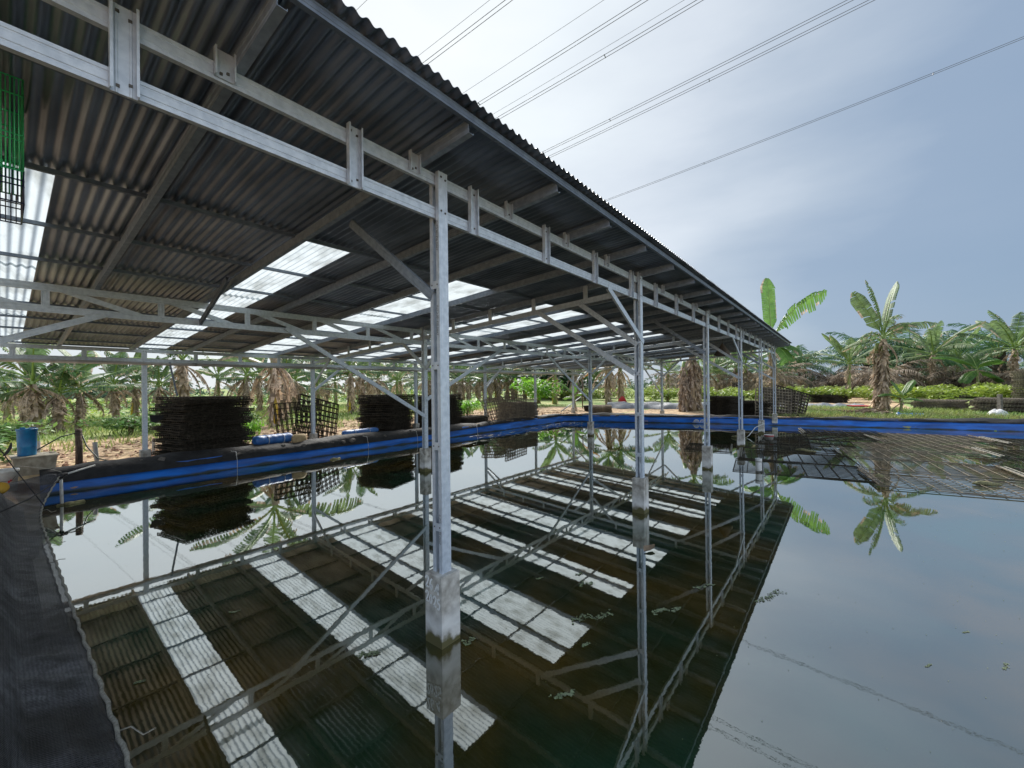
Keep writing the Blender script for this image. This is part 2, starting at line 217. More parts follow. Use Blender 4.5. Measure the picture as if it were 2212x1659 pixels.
# ------------------------------------------------------------------ mesh helpers
class MB:
    def __init__(s): s.v = []; s.f = []; s.m = []; s.sm = []
    def face(s, pts, mi=0, smooth=False):
        b = len(s.v); s.v += [tuple(p) for p in pts]; s.f.append(tuple(range(b, b+len(pts)))); s.m.append(mi); s.sm.append(smooth)
    def hexa(s, P, mi=0):
        b = len(s.v); s.v += [tuple(p) for p in P]
        for q in ((0,3,2,1),(4,5,6,7),(0,1,5,4),(1,2,6,5),(2,3,7,6),(3,0,4,7)): s.f.append(tuple(b+i for i in q)); s.m.append(mi); s.sm.append(False)
    def box(s, c, d, mi=0, rz=0., top=1.):
        x, y, z = d[0]/2, d[1]/2, d[2]/2; ca, sa = math.cos(rz), math.sin(rz); P = []
        for sz in (-1, 1):
            k = top if sz > 0 else 1
            for sx_, sy in ((-1,-1),(1,-1),(1,1),(-1,1)):
                a, b = sx_*x*k, sy*y*k; P.append((c[0]+a*ca-b*sa, c[1]+a*sa+b*ca, c[2]+sz*z))
        s.hexa(P, mi)
    def bar(s, p, q, wd, h, n=None, mi=0):
        p, q = Vector(p), Vector(q); t = (q-p).normalized()
        n = Vector(n) if n else (Vector((0,0,1)) if abs(t.z) < .9 else Vector((1,0,0)))
        a = t.cross(n).normalized(); b = a.cross(t)
        P = [p+a*i*wd/2+b*j*h/2 for i, j in ((-1,-1),(1,-1),(1,1),(-1,1))]+[q+a*i*wd/2+b*j*h/2 for i, j in ((-1,-1),(1,-1),(1,1),(-1,1))]
        s.hexa(P, mi)
    def cbeam(s, p, q, nrm, h=.09, d=.04, lip=.012, th=.0025, rib=True, mi=0):
        """cold-formed C section: web centre line p->q, web faces nrm, flanges run back against nrm"""
        p, q = Vector(p), Vector(q); t = (q-p).normalized(); nn = Vector(nrm); nn = (nn - t*nn.dot(t)).normalized(); a = t.cross(nn)
        H = h/2
        o = [(-H+lip, -d), (-H, -d), (-H, 0)]
        if rib:
            for r0 in (-.5*H, .5*H): o += [(r0-.006, 0), (r0-.003, -.0025), (r0+.003, -.0025), (r0+.006, 0)]
        o += [(H, 0), (H, -d), (H-lip, -d)]
        ins = [(-H+lip, -d+th), (-H+th, -d+th), (-H+th, -th)]
        if rib:
            for r0 in (-.5*H, .5*H): ins += [(r0-.006, -th), (r0-.003, -.0025-th), (r0+.003, -.0025-th), (r0+.006, -th)]
        ins += [(H-th, -th), (H-th, -d+th), (H-lip, -d+th)]
        b = len(s.v); k = len(o)
        for base in (p, q):
            for x, y in o+ins: s.v.append(tuple(base+a*x+nn*y))
        def F(i, j, mi=mi): s.f.append((b+i, b+j, b+2*k+j, b+2*k+i)); s.m.append(mi); s.sm.append(False)
        for i in range(k-1): F(i, i+1); F(k+i+1, k+i)
        F(k, 0); F(k-1, 2*k-1)
        for i in range(k-1):
            s.f.append((b+i+1, b+i, b+k+i, b+k+i+1)); s.m.append(mi); s.sm.append(False)
            s.f.append((b+2*k+i, b+2*k+i+1, b+3*k+i+1, b+3*k+i)); s.m.append(mi); s.sm.append(False)
    def tube(s, pts, r, n=6, mi=0, cap=True, smooth=True):
        pts = [Vector(p) for p in pts]; rs = r if isinstance(r, (list, tuple)) else [r]*len(pts); b = len(s.v); prev = None
        for i, p in enumerate(pts):
            t = (pts[min(i+1, len(pts)-1)]-pts[max(i-1, 0)]).normalized()
            if prev is None: a = t.orthogonal().normalized()
            else: a = (prev-t*prev.dot(t)).normalized()
            prev = a; c = t.cross(a)
            for k in range(n):
                g_ = 2*math.pi*k/n; s.v.append(tuple(p+(a*math.cos(g_)+c*math.sin(g_))*rs[i]))
        for i in range(len(pts)-1):
            for k in range(n):
                s.f.append((b+i*n+k, b+i*n+(k+1)%n, b+(i+1)*n+(k+1)%n, b+(i+1)*n+k)); s.m.append(mi); s.sm.append(smooth)
        if cap:
            s.f.append(tuple(b+k for k in reversed(range(n)))); s.m.append(mi); s.sm.append(False)
            e_ = b+(len(pts)-1)*n; s.f.append(tuple(e_+k for k in range(n))); s.m.append(mi); s.sm.append(False)
    def lathe(s, prof, n=24, mi=0, c=(0,0,0), smooth=True):
        b = len(s.v)
        for r, z in prof:
            for k in range(n): g_ = 2*math.pi*k/n; s.v.append((c[0]+r*math.cos(g_), c[1]+r*math.sin(g_), c[2]+z))
        for i in range(len(prof)-1):
            for k in range(n): s.f.append((b+i*n+k, b+i*n+(k+1)%n, b+(i+1)*n+(k+1)%n, b+(i+1)*n+k)); s.m.append(mi); s.sm.append(smooth)
    def grid(s, rows, mi=0, smooth=True):
        b = len(s.v); nr, nc = len(rows), len(rows[0])
        for r_ in rows: s.v += [tuple(p) for p in r_]
        for i in range(nr-1):
            for j in range(nc-1): s.f.append((b+i*nc+j, b+i*nc+j+1, b+(i+1)*nc+j+1, b+(i+1)*nc+j)); s.m.append(mi); s.sm.append(smooth)
    def mesh(s, name, mats):
        me = bpy.data.meshes.new(name); me.from_pydata(s.v, [], s.f)
        for x in mats: me.materials.append(MT[x])
        me.polygons.foreach_set('material_index', s.m); me.polygons.foreach_set('use_smooth', s.sm); me.update(); return me
    def build(s, name, mats, parent=None, loc=(0,0,0), rot=(0,0,0)):
        if isinstance(mats, str): mats = [mats]
        o = bpy.data.objects.new(name, s.mesh(name, mats)); col.objects.link(o); o.location = loc; o.rotation_euler = rot
        if parent: o.parent = parent
        return o
def tag(o, label=None, cat=None, group=None, kind=None):
    for k_, v_ in (('label', label), ('category', cat), ('group', group), ('kind', kind)):
        if v_: o[k_] = v_
    return o
def empty(name, loc=(0,0,0), rot=(0,0,0), label=None, cat=None, group=None):
    o = bpy.data.objects.new(name, None); col.objects.link(o); o.location = loc; o.rotation_euler = rot; o.empty_display_size = .2
    return tag(o, label, cat, group)
def dup(o, loc, rot=(0,0,0), label=None, scale=None):
    c = o.copy(); col.objects.link(c); c.location = loc; c.rotation_euler = rot
    if scale: c.scale = scale if hasattr(scale, '__len__') else (scale,)*3
    if label: c['label'] = label
    for ch in list(o.children):
        d_ = ch.copy(); col.objects.link(d_); d_.parent = c
        for g2 in ch.children:
            e_ = g2.copy(); col.objects.link(e_); e_.parent = d_
    return c
def nse(x, y, z=0.): return mnoise.noise(Vector((x, y, z)))
def sdist(p, poly):
    """distance to a polygon, positive outside"""
    x, y = p; best = 1e9; ins = False; k = len(poly)
    for i in range(k):
        ax_, ay = poly[i]; bx, by = poly[(i+1) % k]
        dx, dy = bx-ax_, by-ay; t_ = max(0, min(1, ((x-ax_)*dx+(y-ay)*dy)/(dx*dx+dy*dy)))
        best = min(best, math.hypot(x-ax_-t_*dx, y-ay-t_*dy))
        if (ay > y) != (by > y) and x < (bx-ax_)*(y-ay)/(by-ay)+ax_: ins = not ins
    return -best if ins else best

# ------------------------------------------------------------------ setting: ground, water
POND = [(-1.9, -14), (-1.9, 9.15), (16.7, 9.15), (19.3, 2.5), (20.9, -3.1), (21.9, -7.7), (24, -14)]
def groundz(x, y):
    d = sdist((x, y), POND) if (-8 < x < 32 and -20 < y < 18) else 9
    if d < 0: return max(-.9, d*3-.05)
    m_ = .36*math.exp(-((d-.45)/.35)**2) if d > .45 else .36*min(1, d/.3)
    z = .22*min(1, d/.25)+max(0, m_-.2)
    if d > .7:
        z += .05*nse(x*1.3, y*1.3)+.035*nse(x*4, y*4, 3)
    return z
def axisv(a, b, step, lo, hi, gr=1.35):
    v_ = []; x = a
    while x <= b+1e-6: v_.append(x); x += step
    s_ = step
    while v_[-1] < hi: s_ *= gr; v_.append(v_[-1]+s_)
    s_ = step
    while v_[0] > lo: s_ *= gr; v_.insert(0, v_[0]-s_)
    return v_
xs = axisv(-6, 34, .25, -900, 1500); ys = axisv(-16, 30, .25, -900, 1500)
mb = MB(); mb.grid([[(x, y, groundz(x, y)) for x in xs] for y in ys])
gr = mb.build('ground', 'ground'); tag(gr, 'bare soil bank and green field around the pond', kind='structure')
at_ = gr.data.attributes.new('soil', 'FLOAT', 'POINT'); vals = []
for y in ys:
    for x in xs:
        s_ = 0
        if x < 0 and y < 9: s_ = 1
        if y > 8: s_ = 1-max(0, (y-16)/5) - max(0, (x-24)/4)
        if x > 18 and y < 8: s_ = .75-max(0, (x-23-.4*y)/4) if y > -1 else .2
        if 33 < x < 62 and -6 < y < 0: s_ = .75
        vals.append(max(0, min(1, s_)))
at_.data.foreach_set('value', vals)
mb = MB(); mb.face([(-3, -14.5, 0), (26, -14.5, 0), (26, 9.6, 0), (-3, 9.6, 0)])
wt = mb.build('water', 'water'); tag(wt, 'dark still pond water mirroring roof and sky', kind='structure')

# ------------------------------------------------------------------ pond liner: blue band and black net over the bank
def path_pts(poly, step=.22):
    P = []
    for i in range(len(poly)-1):
        a, b = Vector(poly[i]), Vector(poly[i+1]); k = max(1, int((b-a).length/step))
        for j in range(k): P.append(a.lerp(b, j/k))
    P.append(Vector(poly[-1])); return P
def strip(poly, prof, wob=.03, zw=.02, seed=0, prof2=None):
    P = path_pts(poly); rows = []
    # smoothed corner normals
    nr = []
    for i, p_ in enumerate(P):
        t_ = (P[min(i+3, len(P)-1)]-P[max(i-3, 0)]).normalized(); nr.append(Vector((-t_.y, t_.x)))
    for j, (o_, z_) in enumerate(prof):
        r_ = []
        for i, p_ in enumerate(P):
            w1 = wob*nse(i*.16, j*.7, seed)+.5*wob*nse(i*.7+j*.5, j*.9, seed+5); w2 = zw*nse(i*.12, j*.3, seed+9)+.7*zw*nse(i*.45, j*.5, seed+2)
            oo, zz_ = o_, z_
            if prof2:
                k_ = max(0, min(1, (p_.x-7.5)/4)) if p_.y > 9 else 1; oo = o_*(1-k_)+prof2[j][0]*k_; zz_ = z_*(1-k_)+prof2[j][1]*k_
            q = p_+nr[i]*(oo+(w1 if j else 0)); r_.append((q.x, q.y, zz_+(w2 if j else 0)))
        rows.append(r_)
    return rows
LPATH = [(-1.7, 9.15), (16.7, 9.15), (19.3, 2.5), (20.9, -3.1), (21.9, -7.7), (24, -14)]
# normals point left of travel = outward for this clockwise path
ln = empty('pond_liner', (8, 9.15, 0), label='blue tarpaulin band lining the pond edge, black net folded over the bank above it', cat='pond liner')
def rel(o, root): o.parent = root; o.location = Vector(o.location)-Vector(root.location); return o
mb = MB(); mb.grid(strip(LPATH, [(-.12,-.5), (0,-.02), (.03,.08), (.06,.17), (.10,.25), (.15,.33)], .085, .02))
# emblem printed on the tarp of the right bank
def onband(s_, h_):
    a, b = Vector((19.3, 2.5)), Vector((20.9, -3.1)); t_ = (a-b).normalized(); c_ = Vector((19.1, 3.0))+t_*s_; nn = Vector((-t_.y, t_.x))*-1
    c_ = c_ - Vector((1, .28)).normalized()*(.08-.33*h_*.25); return (c_.x, c_.y, h_)
mb2 = MB()
for sgn in (-1, 1):
    arc = [(sgn*(.03+.17*math.sin(math.pi*u/8)), .10+.13*math.sin(math.pi*u/8)**.8*(.5+.5*math.cos(math.pi*(u-4)/9)) if u < 9 else 0) for u in range(9)]
    for ra, rb, zoff in ((1, .62, 0), (.45, .2, .0)):
        for u in range(8):
            g0, g1 = math.pi*u/8, math.pi*(u+1)/8
            pts = [(sgn*.14+.13*ra*math.cos(g0), .09+.12*ra*math.sin(g0)), (sgn*.14+.13*ra*math.cos(g1), .09+.12*ra*math.sin(g1)), (sgn*.14+.13*rb*math.cos(g1), .09+.12*rb*math.sin(g1)), (sgn*.14+.13*rb*math.cos(g0), .09+.12*rb*math.sin(g0))]
            mb2.face([onband(a_, b_) for a_, b_ in pts])
for u in range(9): mb2.face([onband(-.3+u*.07+a_, .055+b_) for a_, b_ in ((0,0), (.05,0), (.05,.02), (0,.02))])
band = rel(mb.build('blue_band', 'blue'), ln); em = mb2.build('emblem', 'white'); em.parent = band; em['label'] = 'white emblem of two arched shapes over a row of dashes'
mb = MB(); mb.grid(strip(LPATH, [(.035,.20), (.07,.28), (.14,.37), (.24,.43), (.38,.46), (.6,.43), (.85,.34), (1.1,.24)], .06, .085, 4, [(.085,.285), (.10,.31), (.15,.345), (.24,.38), (.38,.40), (.6,.39), (.85,.32), (1.1,.24)]))
rel(mb.build('bank_net', 'netsolid'), ln)
# loose rubble holding the net on the left bank
mb0 = MB()
for k_ in range(7):
    m_ = MB(); s_ = rng.uniform(.09, .16); m_.box((0, 0, 0), (s_*1.7, s_, s_*.5), 0, 0, .85)
    me = m_
rub = []
for i in range(26):
    x = rng.uniform(-.6, 12.5); s_ = rng.uniform(.06, .13); y = 9.15+rng.uniform(.12, .3)
    if not rub:
        m_ = MB(); m_.box((0, 0, 0), (1.7, 1, .5), 0, 0, .8); m_.box((.1, .05, .3), (1.2, .8, .2), 0, .3, .7); o = m_.build('rubble_piece', 'brick'); tag(o, 'grey stone scrap weighing down the black net on the left bank', 'stone', 'stone scraps on the left bank net'); rub.append(o)
    else: o = rub[0].copy(); col.objects.link(o)
    o.location = (x, y, .30+.09*(y-9.27)/.18+s_*.2); o.scale = (s_, s_, s_); o.rotation_euler = (rng.uniform(-.3, .3), rng.uniform(-.3, .3), rng.uniform(0, 3))

# near net over the left edge of the pond
def lerpc(C_, t_):
    k = len(C_)-1; x = t_*k; i = min(int(x), k-1); f_ = x-i
    p0, p1, p2, p3 = [Vector(C_[max(0, min(k, j))]) for j in (i-1, i, i+1, i+2)]
    return .5*((2*p1)+(-p0+p2)*f_+(2*p0-5*p1+4*p2-p3)*f_*f_+(-p0+3*p1-3*p2+p3)*f_**3)
EDGE = [(-1.52, 8.0, .50), (-1.72, 7.4, .20), (-1.80, 6.4, .14), (-1.79, 5.0, .12), (-1.78, 3.4, .12), (-1.77, 1.8, .13), (-1.76, .4, .13), (-1.75, -1, .13), (-1.75, -3, .13), (-1.75, -6, .13)]
TOP = [(-1.56, 8.06, .53), (-2.6, 8.05, .40), (-3.2, 7.6, .42), (-3.5, 6, .48), (-3.6, 4, .52), (-3.6, 2, .55), (-3.6, .5, .52), (-3.6, -1, .5), (-3.6, -3, .5), (-3.6, -6, .5)]
rows = []
for i in range(241):
    t_ = i/240; a, b = lerpc(EDGE, t_), lerpc(TOP, t_); r_ = []
    for j in range(61):
        s_ = j/60; p_ = a.lerp(b, s_); wgt = math.sin(math.pi*min(1, s_*1.1+.0))
        p_.z += wgt*(.04+.05*nse(p_.x*1.6, p_.y*.7)+.03*nse(p_.x*4+p_.y*2, p_.y*1.1, 3))
        if s_ > .03: p_.z += .008*nse(p_.x*14, p_.y*5, 6)+.02*nse(p_.x*3+p_.y*1.5, p_.y*3-p_.x, 8)+.035*(1-abs(nse(p_.x*1.4+p_.y*2.2, p_.x*1.2-p_.y*.3, 12))*4 if abs(nse(p_.x*1.4+p_.y*2.2, p_.x*1.2-p_.y*.3, 12)) < .25 else 0)*min(1, s_*4)
        if p_.x < -1.95: p_.z = max(p_.z, groundz(p_.x, p_.y)+.07+.01*nse(p_.x*9, p_.y*4, 2))
        r_.append(p_)
    rows.append(r_)
mb = MB(); mb.grid(rows); nn_ = mb.build('shade_net', 'net'); tag(nn_, 'black knitted shade net draped over the near left pond edge with a pale rope hem', 'shade net')
mb = MB(); pts = [lerpc(EDGE, i/160) for i in range(161)]
pts = [p_+Vector((.006*math.sin(i*1.9), 0, .008+.006*math.cos(i*1.9))) for i, p_ in enumerate(pts)]
mb.tube(pts, .011, 6)
for q in (1.35, 2.6, 5.2): # loose ends
    i = int(q*20); p_ = pts[i]
    mb.tube([p_, p_+Vector((.05, -.03, .01)), p_+Vector((.09, -.09, -.03)), p_+Vector((.14, -.1, -.02))], .004, 5)
hem = mb.build('hem_rope', 'rope'); hem.parent = nn_
mb = MB(); mb.grid([[(x, y, (groundz(x, y)+.035 if x < -1.92 else -.5)) for x in (-1.87, -1.93, -2.0, -2.1, -2.2, -2.35, -2.5, -2.7, -2.9, -3.2, -3.6, -4.2)] for y in [-7+i*.25 for i in range(61)]])
o = mb.build('black_liner_sheet', 'net2'); tag(o, 'black plastic sheet under the shade net on the left bank', 'liner sheet')

# ------------------------------------------------------------------ shed
SL = .0655
def zr(y): return 3.603-SL*y             # underside of the rafters
shed = empty('open_shed', (0, 0, 0), label='long open-sided steel shed with corrugated lean-to roof and skylight strips over the pond', cat='shed')
XB = [-4, 0, 4, 8, 12, 16, 20]
def stroke(mb, pts, origin, ux, uz, wd, mi):
    P = [Vector(origin)+Vector(ux)*a+Vector(uz)*b for a, b in pts]
    nrm = Vector(ux).cross(Vector(uz)).normalized()
    for a, b in zip(P[:-1], P[1:]): mb.bar(a, b, wd, .002, nrm, mi)
def digits(mb, txt, origin, ux, uz, h, mi):
    G = {'2': [[(0,.75),(.15,1),(.45,1),(.55,.75),(.35,.4),(0,0),(.3,.08),(.6,0)]],
         '6': [[(.5,1),(.2,.8),(.05,.4),(.15,.05),(.4,0),(.52,.25),(.35,.45),(.1,.3)]],
         '.': [[(.15,.12),(.22,.16)]], '4': [[(.45,1),(0,.45),(.1,.3),(.6,.38)],[(.5,1),(.48,0)]],
         '0': [[(.25,.9),(.05,.6),(.08,.15),(.3,.02),(.5,.3),(.45,.75),(.25,.9)]],
         '5': [[(.5,1),(.1,.95),(.08,.6),(.4,.6),(.52,.3),(.35,.02),(.0,.05)]]}
    x = 0
    for i, c in enumerate(txt):
        for st in G[c]: stroke(mb, [((x+a*.7)*h, b*h-.12*h*i) for a, b in st], origin, ux, uz, h*.17, mi)
        x += .28 if c == '.' else .56
def textmesh(mb, txt, size, mtx, mi):
    cu = bpy.data.curves.new('t', 'FONT'); cu.body = txt; cu.size = size; ob = bpy.data.objects.new('t', cu); col.objects.link(ob)
    dg = bpy.context.evaluated_depsgraph_get(); me = bpy.data.meshes.new_from_object(ob.evaluated_get(dg)); b = len(mb.v)
    for v_ in me.vertices: mb.v.append(tuple(mtx @ v_.co))
    for p_ in me.polygons: mb.f.append(tuple(b+i for i in p_.vertices)); mb.m.append(mi); mb.sm.append(False)
    bpy.data.objects.remove(ob); bpy.data.curves.remove(cu); bpy.data.meshes.remove(me)
def post(x, y, z0, z1, ft, ax='y', txt=False, writ=False, name='post'):
    """built-up post: two C sections back to back with batten plates, on a concrete footing"""
    mb = MB()
    if ax == 'y':
        mb.cbeam((x, y-.052, z0), (x, y-.052, z1), (0,-1,0), .09, .036); mb.cbeam((x, y+.055, z0), (x, y+.055, z1-.02), (0,1,0), .09, .032)
        z = z0+.35
        while z < z1-.5:
            for sx_ in (-1, 1): mb.box((x+sx_*.0465, y, z), (.003, .09, .06)); mb.box((x+sx_*.049, y-.03, z), (.004, .009, .009), 1); mb.box((x+sx_*.049, y+.03, z), (.004, .009, .009), 1)
            z += .62
        for dx, dz in ((-.02,-.04), (.022,-.055), (-.02,-.30), (.02,-.31)): mb.box((x+dx, y-.0545, z1+dz), (.012, .006, .012), 1)
    else:
        mb.cbeam((x-.05, y, z0), (x-.05, y, z1), (-1,0,0), .08, .034); mb.cbeam((x+.05, y, z0), (x+.05, y, z1), (1,0,0), .08, .034)
        for k in range(4): mb.box((x, y-.0415, z0+.35+k*.6), (.09, .003, .06))
    if txt:
        for zt in (.75, 2.35, 3.0):
            textmesh(mb, 'TASO 075.100 CTL/S', .026, Matrix.Translation((x-.0472, y-.020, zt)) @ Matrix(((0,0,-1,0),(0,-1,0,0),(1,0,0,0),(0,0,0,1))) @ Matrix.Identity(4), 2)
    po = mb.build(name, ['steel', 'bolt', 'ink'], shed)
    q = .0956; mb = MB(); mb.hexa([(x-q,y-q,ft[0]),(x+q,y-q,ft[0]),(x+q,y+q,ft[0]),(x-q,y+q,ft[0]),(x-q+.003,y-q+.003,ft[1]-.006),(x+q-.003,y-q+.003,ft[1]-.006),(x+q-.003,y+q-.003,ft[1]-.006),(x-q+.003,y+q-.003,ft[1]-.006)])
    mb.hexa([(x-q+.003,y-q+.003,ft[1]-.0055),(x+q-.003,y-q+.003,ft[1]-.0055),(x+q-.003,y+q-.003,ft[1]-.0055),(x-q+.003,y+q-.003,ft[1]-.0055),(x-q+.01,y-q+.01,ft[1]),(x+q-.01,y-q+.01,ft[1]),(x+q-.01,y+q-.01,ft[1]),(x-q+.01,y+q-.01,ft[1])])
    if writ:
        digits(mb, '26.4', (x-q-.0015, y+q-.012, ft[1]-.105), (0,-1,0), (0,0,1), .082, 1)
        digits(mb, '2025', (x-q-.0015, y+q-.012, ft[1]-.215), (0,-1,0), (0,0,1), .078, 1)
    fo = mb.build('footing', ['concrete', 'chalk'], po)
    if writ: fo['label'] = 'concrete footing with 26.4 2025 painted in white'
    return po
for i, x in enumerate(XB):
    onbank = x in (-4, 20)
    post(x, 0, .53, zr(0)+.004, (-.6 if not onbank else .1, .53), txt=(x in (0, 4, 8)), writ=(x in (0, 16)))
for x in XB: post(x, 10.55, .52, 2.912, (.05, .52))
for x in (-4, 4, 12, 20): post(x, 5.1, .53, 3.262, (-.6 if x not in (-4, 20) else .1, .53))
# front truss
def chordline(name, y, ztop, zbot, ny, h=.088):
    mb = MB()
    for z in (ztop-h/2, zbot+h/2): mb.cbeam((-4.3, y, z), (20.5, y, z), (0, ny, 0), h, .03)
    return mb.build(name, ['steel'], shed)
ft_ = chordline('front_truss', -.008, 3.597, 3.253, -1)
def strut(x, y, z0, z1, ny, par, wd=.095, d=.036):
    mb = MB(); mb.cbeam((x, y, z0), (x, y, z1), (0, ny, 0), wd, d, .01)
    for dx, dz in ((-.02,.03), (.022,.05)):
        for zz_ in (z0+dz, z1-dz): mb.lathe([(0, 0), (.009, 0), (.009, .006), (.0, .008)], 8, 1, (0,0,0)) if False else mb.box((x+dx, y-ny*.004, zz_), (.013, .007, .013), 1)
    return mb.build('strut', ['steel', 'bolt'], par)
sx0 = [-3.97, -2.88, -1.80, -.72, .36, 1.45, 2.54, 3.68, 4.69, 5.78, 6.9]+[7.0+1.08*k for k in range(1, 13)]
for x in sx0: strut(x, -.012, 3.243, 3.627, 1, ft_)
# mid and back trusses
mt = chordline('middle_truss', 5.092, 3.262, 2.912, -1)
for k in range(23):
    x = -3.98+1.09*k; strut(x, 5.10, 2.93, 3.25, -1, mt, .07, .03)
    mb = MB(); mb.cbeam((x+.05, 5.128, 3.235), (x+1.0, 5.128, 2.94), (0,-1,0), .065, .025, rib=False); mb.build('web_diagonal', ['steel'], mt)
bt = chordline('back_truss', 10.50, 2.912, 2.612, -1, .08)
for k in range(12): strut(-3.0+2.0*k, 10.512, 2.62, 2.90, -1, bt, .08, .03)
for k in range(11): strut(-2.0+2.0*k, 10.512, 2.62, 2.90, -1, bt, .08, .03)
mb = MB(); mb.tube([(-4.4, 10.455, 2.575), (21.0, 10.455, 2.56)], .036, 14)
for k in range(7):
    x = -3+k*3.9; mb.tube([(x, 10.455, 2.575), (x+.1, 10.455, 2.575)], .041, 14); mb.tube([(x+1.2, 10.455, 2.66), (x+1.2, 10.412, 2.60), (x+1.2, 10.42, 2.54), (x+1.2, 10.46, 2.53)], .003, 4)
mb.build('gutter_pipe', ['pvc'], shed)
# cross trusses
for X_ in (-4, 4, 12, 20):
    mb = MB(); mb.cbeam((X_-.02, .05, zr(.05)-.19), (X_-.02, 10.5, zr(10.5)-.19), (-1,0,0), .085, .035)
    ct = mb.build('cross_truss', ['steel'], shed)
    for k in range(9):
        y = .9+1.07*k
        mb = MB(); mb.cbeam((X_-.024, y, zr(y)-.23), (X_-.024, y, zr(y)+.06), (-1,0,0), .07, .03, rib=False); mb.build('strut', ['steel'], ct)
# knee braces
def brace(p, q, n, h=.075, nm='steel'):
    mb = MB(); mb.cbeam(p, q, n, h, .032); e1 = Vector(p); mb.build('brace', [nm, 'bolt'], shed)
for x in (0, 8, 16): brace((x-.055, .03, 2.66), (x-.055, 1.2, zr(1.2)-.0), (-1,0,0), .075, 'rafter')
for x in (4, 12, 20):
    brace((x-.055, .0, 2.56), (x-.055, 1.0, zr(1.0)-.22), (-1,0,0)); brace((x-.09, .04, 2.12), (x-.09, 1.85, zr(1.85)-.2), (-1,0,0))
    brace((x+.06, -.062, 2.60), (x-1.05, -.015, 3.26), (0,-1,0))
    brace((x, 5.03, 1.25), (x-3.05, 5.06, 3.0), (0,-1,0)); brace((x-.055, 5.0, 2.36), (x-.055, 4.2, zr(4.2)-.22), (-1,0,0)); brace((x-.055, 5.0, 2.36), (x-.055, 5.85, zr(5.85)-.22), (-1,0,0))
    brace((x-.055, 10.5, 1.98), (x-.055, 9.4, zr(9.4)-.2), (-1,0,0)); brace((x, 10.48, 1.85), (x+1.0, 10.48, 2.66), (0,-1,0))
for x in (-4, 4, 12): brace((x, 5.03, 1.65), (x+2.72, 5.06, 2.95), (0,-1,0))
brace((.45, 10.42, 2.62), (.60, 10.44, 1.78), (0,-1,0), .035, 'steel_dark')
brace((-.28, 5.06, 2.95), (-.33, 3.7, 3.36), (-1,0,0), .07, 'steel_dark')
# rafters with their stub brackets
RX = [-3.55, -2.45, -1.38, -.20, .88, 1.90, 2.93, 4.02, 5.10, 6.15, 7.2, 8.25, 9.3, 10.35, 11.4, 12.0, 12.9, 13.95, 15.0, 16.05, 17.1, 18.15, 19.2, 20.0, 20.75]
for x in RX:
    mb = MB(); mb.cbeam((x, -.53, zr(-.53)+.040), (x, 11.0, zr(11)+.040), (-1,0,0), .09, .045); ra = mb.build('rafter', ['rafter'], shed)
    mb = MB(); mb.cbeam((x-.045, -.012, 3.525), (x-.045, -.012, 3.665), (0,1,0), .09, .03, .008, rib=False); mb.box((x-.06, -.018, 3.545), (.012,.008,.012), 1); mb.box((x-.03, -.018, 3.56), (.012,.008,.012), 1)
    mb.build('bracket', ['steel', 'bolt'], ra)
# purlins and eave channel
ZP = .10
for y in (.72, 2.03, 3.23, 4.40, 5.66, 6.83, 7.99, 9.12, 10.28, 10.95):
    mb = MB(); mb.cbeam((-4.4, y, zr(y)+.090), (20.8, y, zr(y)+.090), (0,-1,0), .034, .035, .008, rib=False); mb.build('purlin', ['steel_dark'], shed)
mb = MB(); mb.cbeam((-4.4, -.555, zr(-.55)+.083), (20.85, -.555, zr(-.55)+.083), (0,-1,0), .056, .03); mb.build('eave_channel', ['steel_dark'], shed)
# roof sheets
def sheet(x0, x1, y0, y1, dz, name, m_):
    P_, A = .0765, .0115; k = max(2, round((x1-x0)/P_*8)); r0, r1, t0, t1 = [], [], [], []
    for i in range(k+1):
        x = x0+(x1-x0)*i/k; c = A*math.cos(2*math.pi*x/P_); wv_ = .002*nse(x*2, y0, 3)
        r0.append((x, y0, zr(y0)+.122+c+dz+wv_)); r1.append((x, y1, zr(y1)+.122+c+dz*.2+wv_))
    mb = MB(); mb.grid([r0, r1]); rt0 = [(a, b, c+.0015) for a, b, c in r0]; rt1 = [(a, b, c+.0015) for a, b, c in r1]
    if m_ != 'skylight':
        mb.grid([rt1, rt0]); mb.grid([rt0, r0], smooth=False)
    return mb.build(name, [m_], shed)
SKY = [(-2.62,-1.88), (-.18,.50), (2.2,3.02), (4.7,6.3), (7.85,8.8), (10.15,11.75), (13.42,14.1), (15.8,16.8), (18.1,19.1)]
yrows = [(-.625, 2.10, .010), (2.0, 5.0, .008), (4.9, 8.1, .004), (8.0, 11.15, 0.)]
cuts = [-4.45]+[v_ for ab in SKY for v_ in ab]+[20.87]
for ri, (ya, yb, dz) in enumerate(yrows):
    if ri == 0:
        x = -4.45
        while x < 20.8: sheet(x, min(x+2.295, 20.87), ya, yb, dz, 'roof_sheet', 'sheet'); x += 2.295
    else:
        for i in range(0, len(cuts), 2): sheet(cuts[i], cuts[i+1]+(.05 if i < len(cuts)-2 else 0), ya, yb, dz, 'roof_sheet', 'sheet')
        for a, b in SKY: sheet(a, b+.05, ya, yb, dz+.003, 'skylight_sheet', 'skylight')

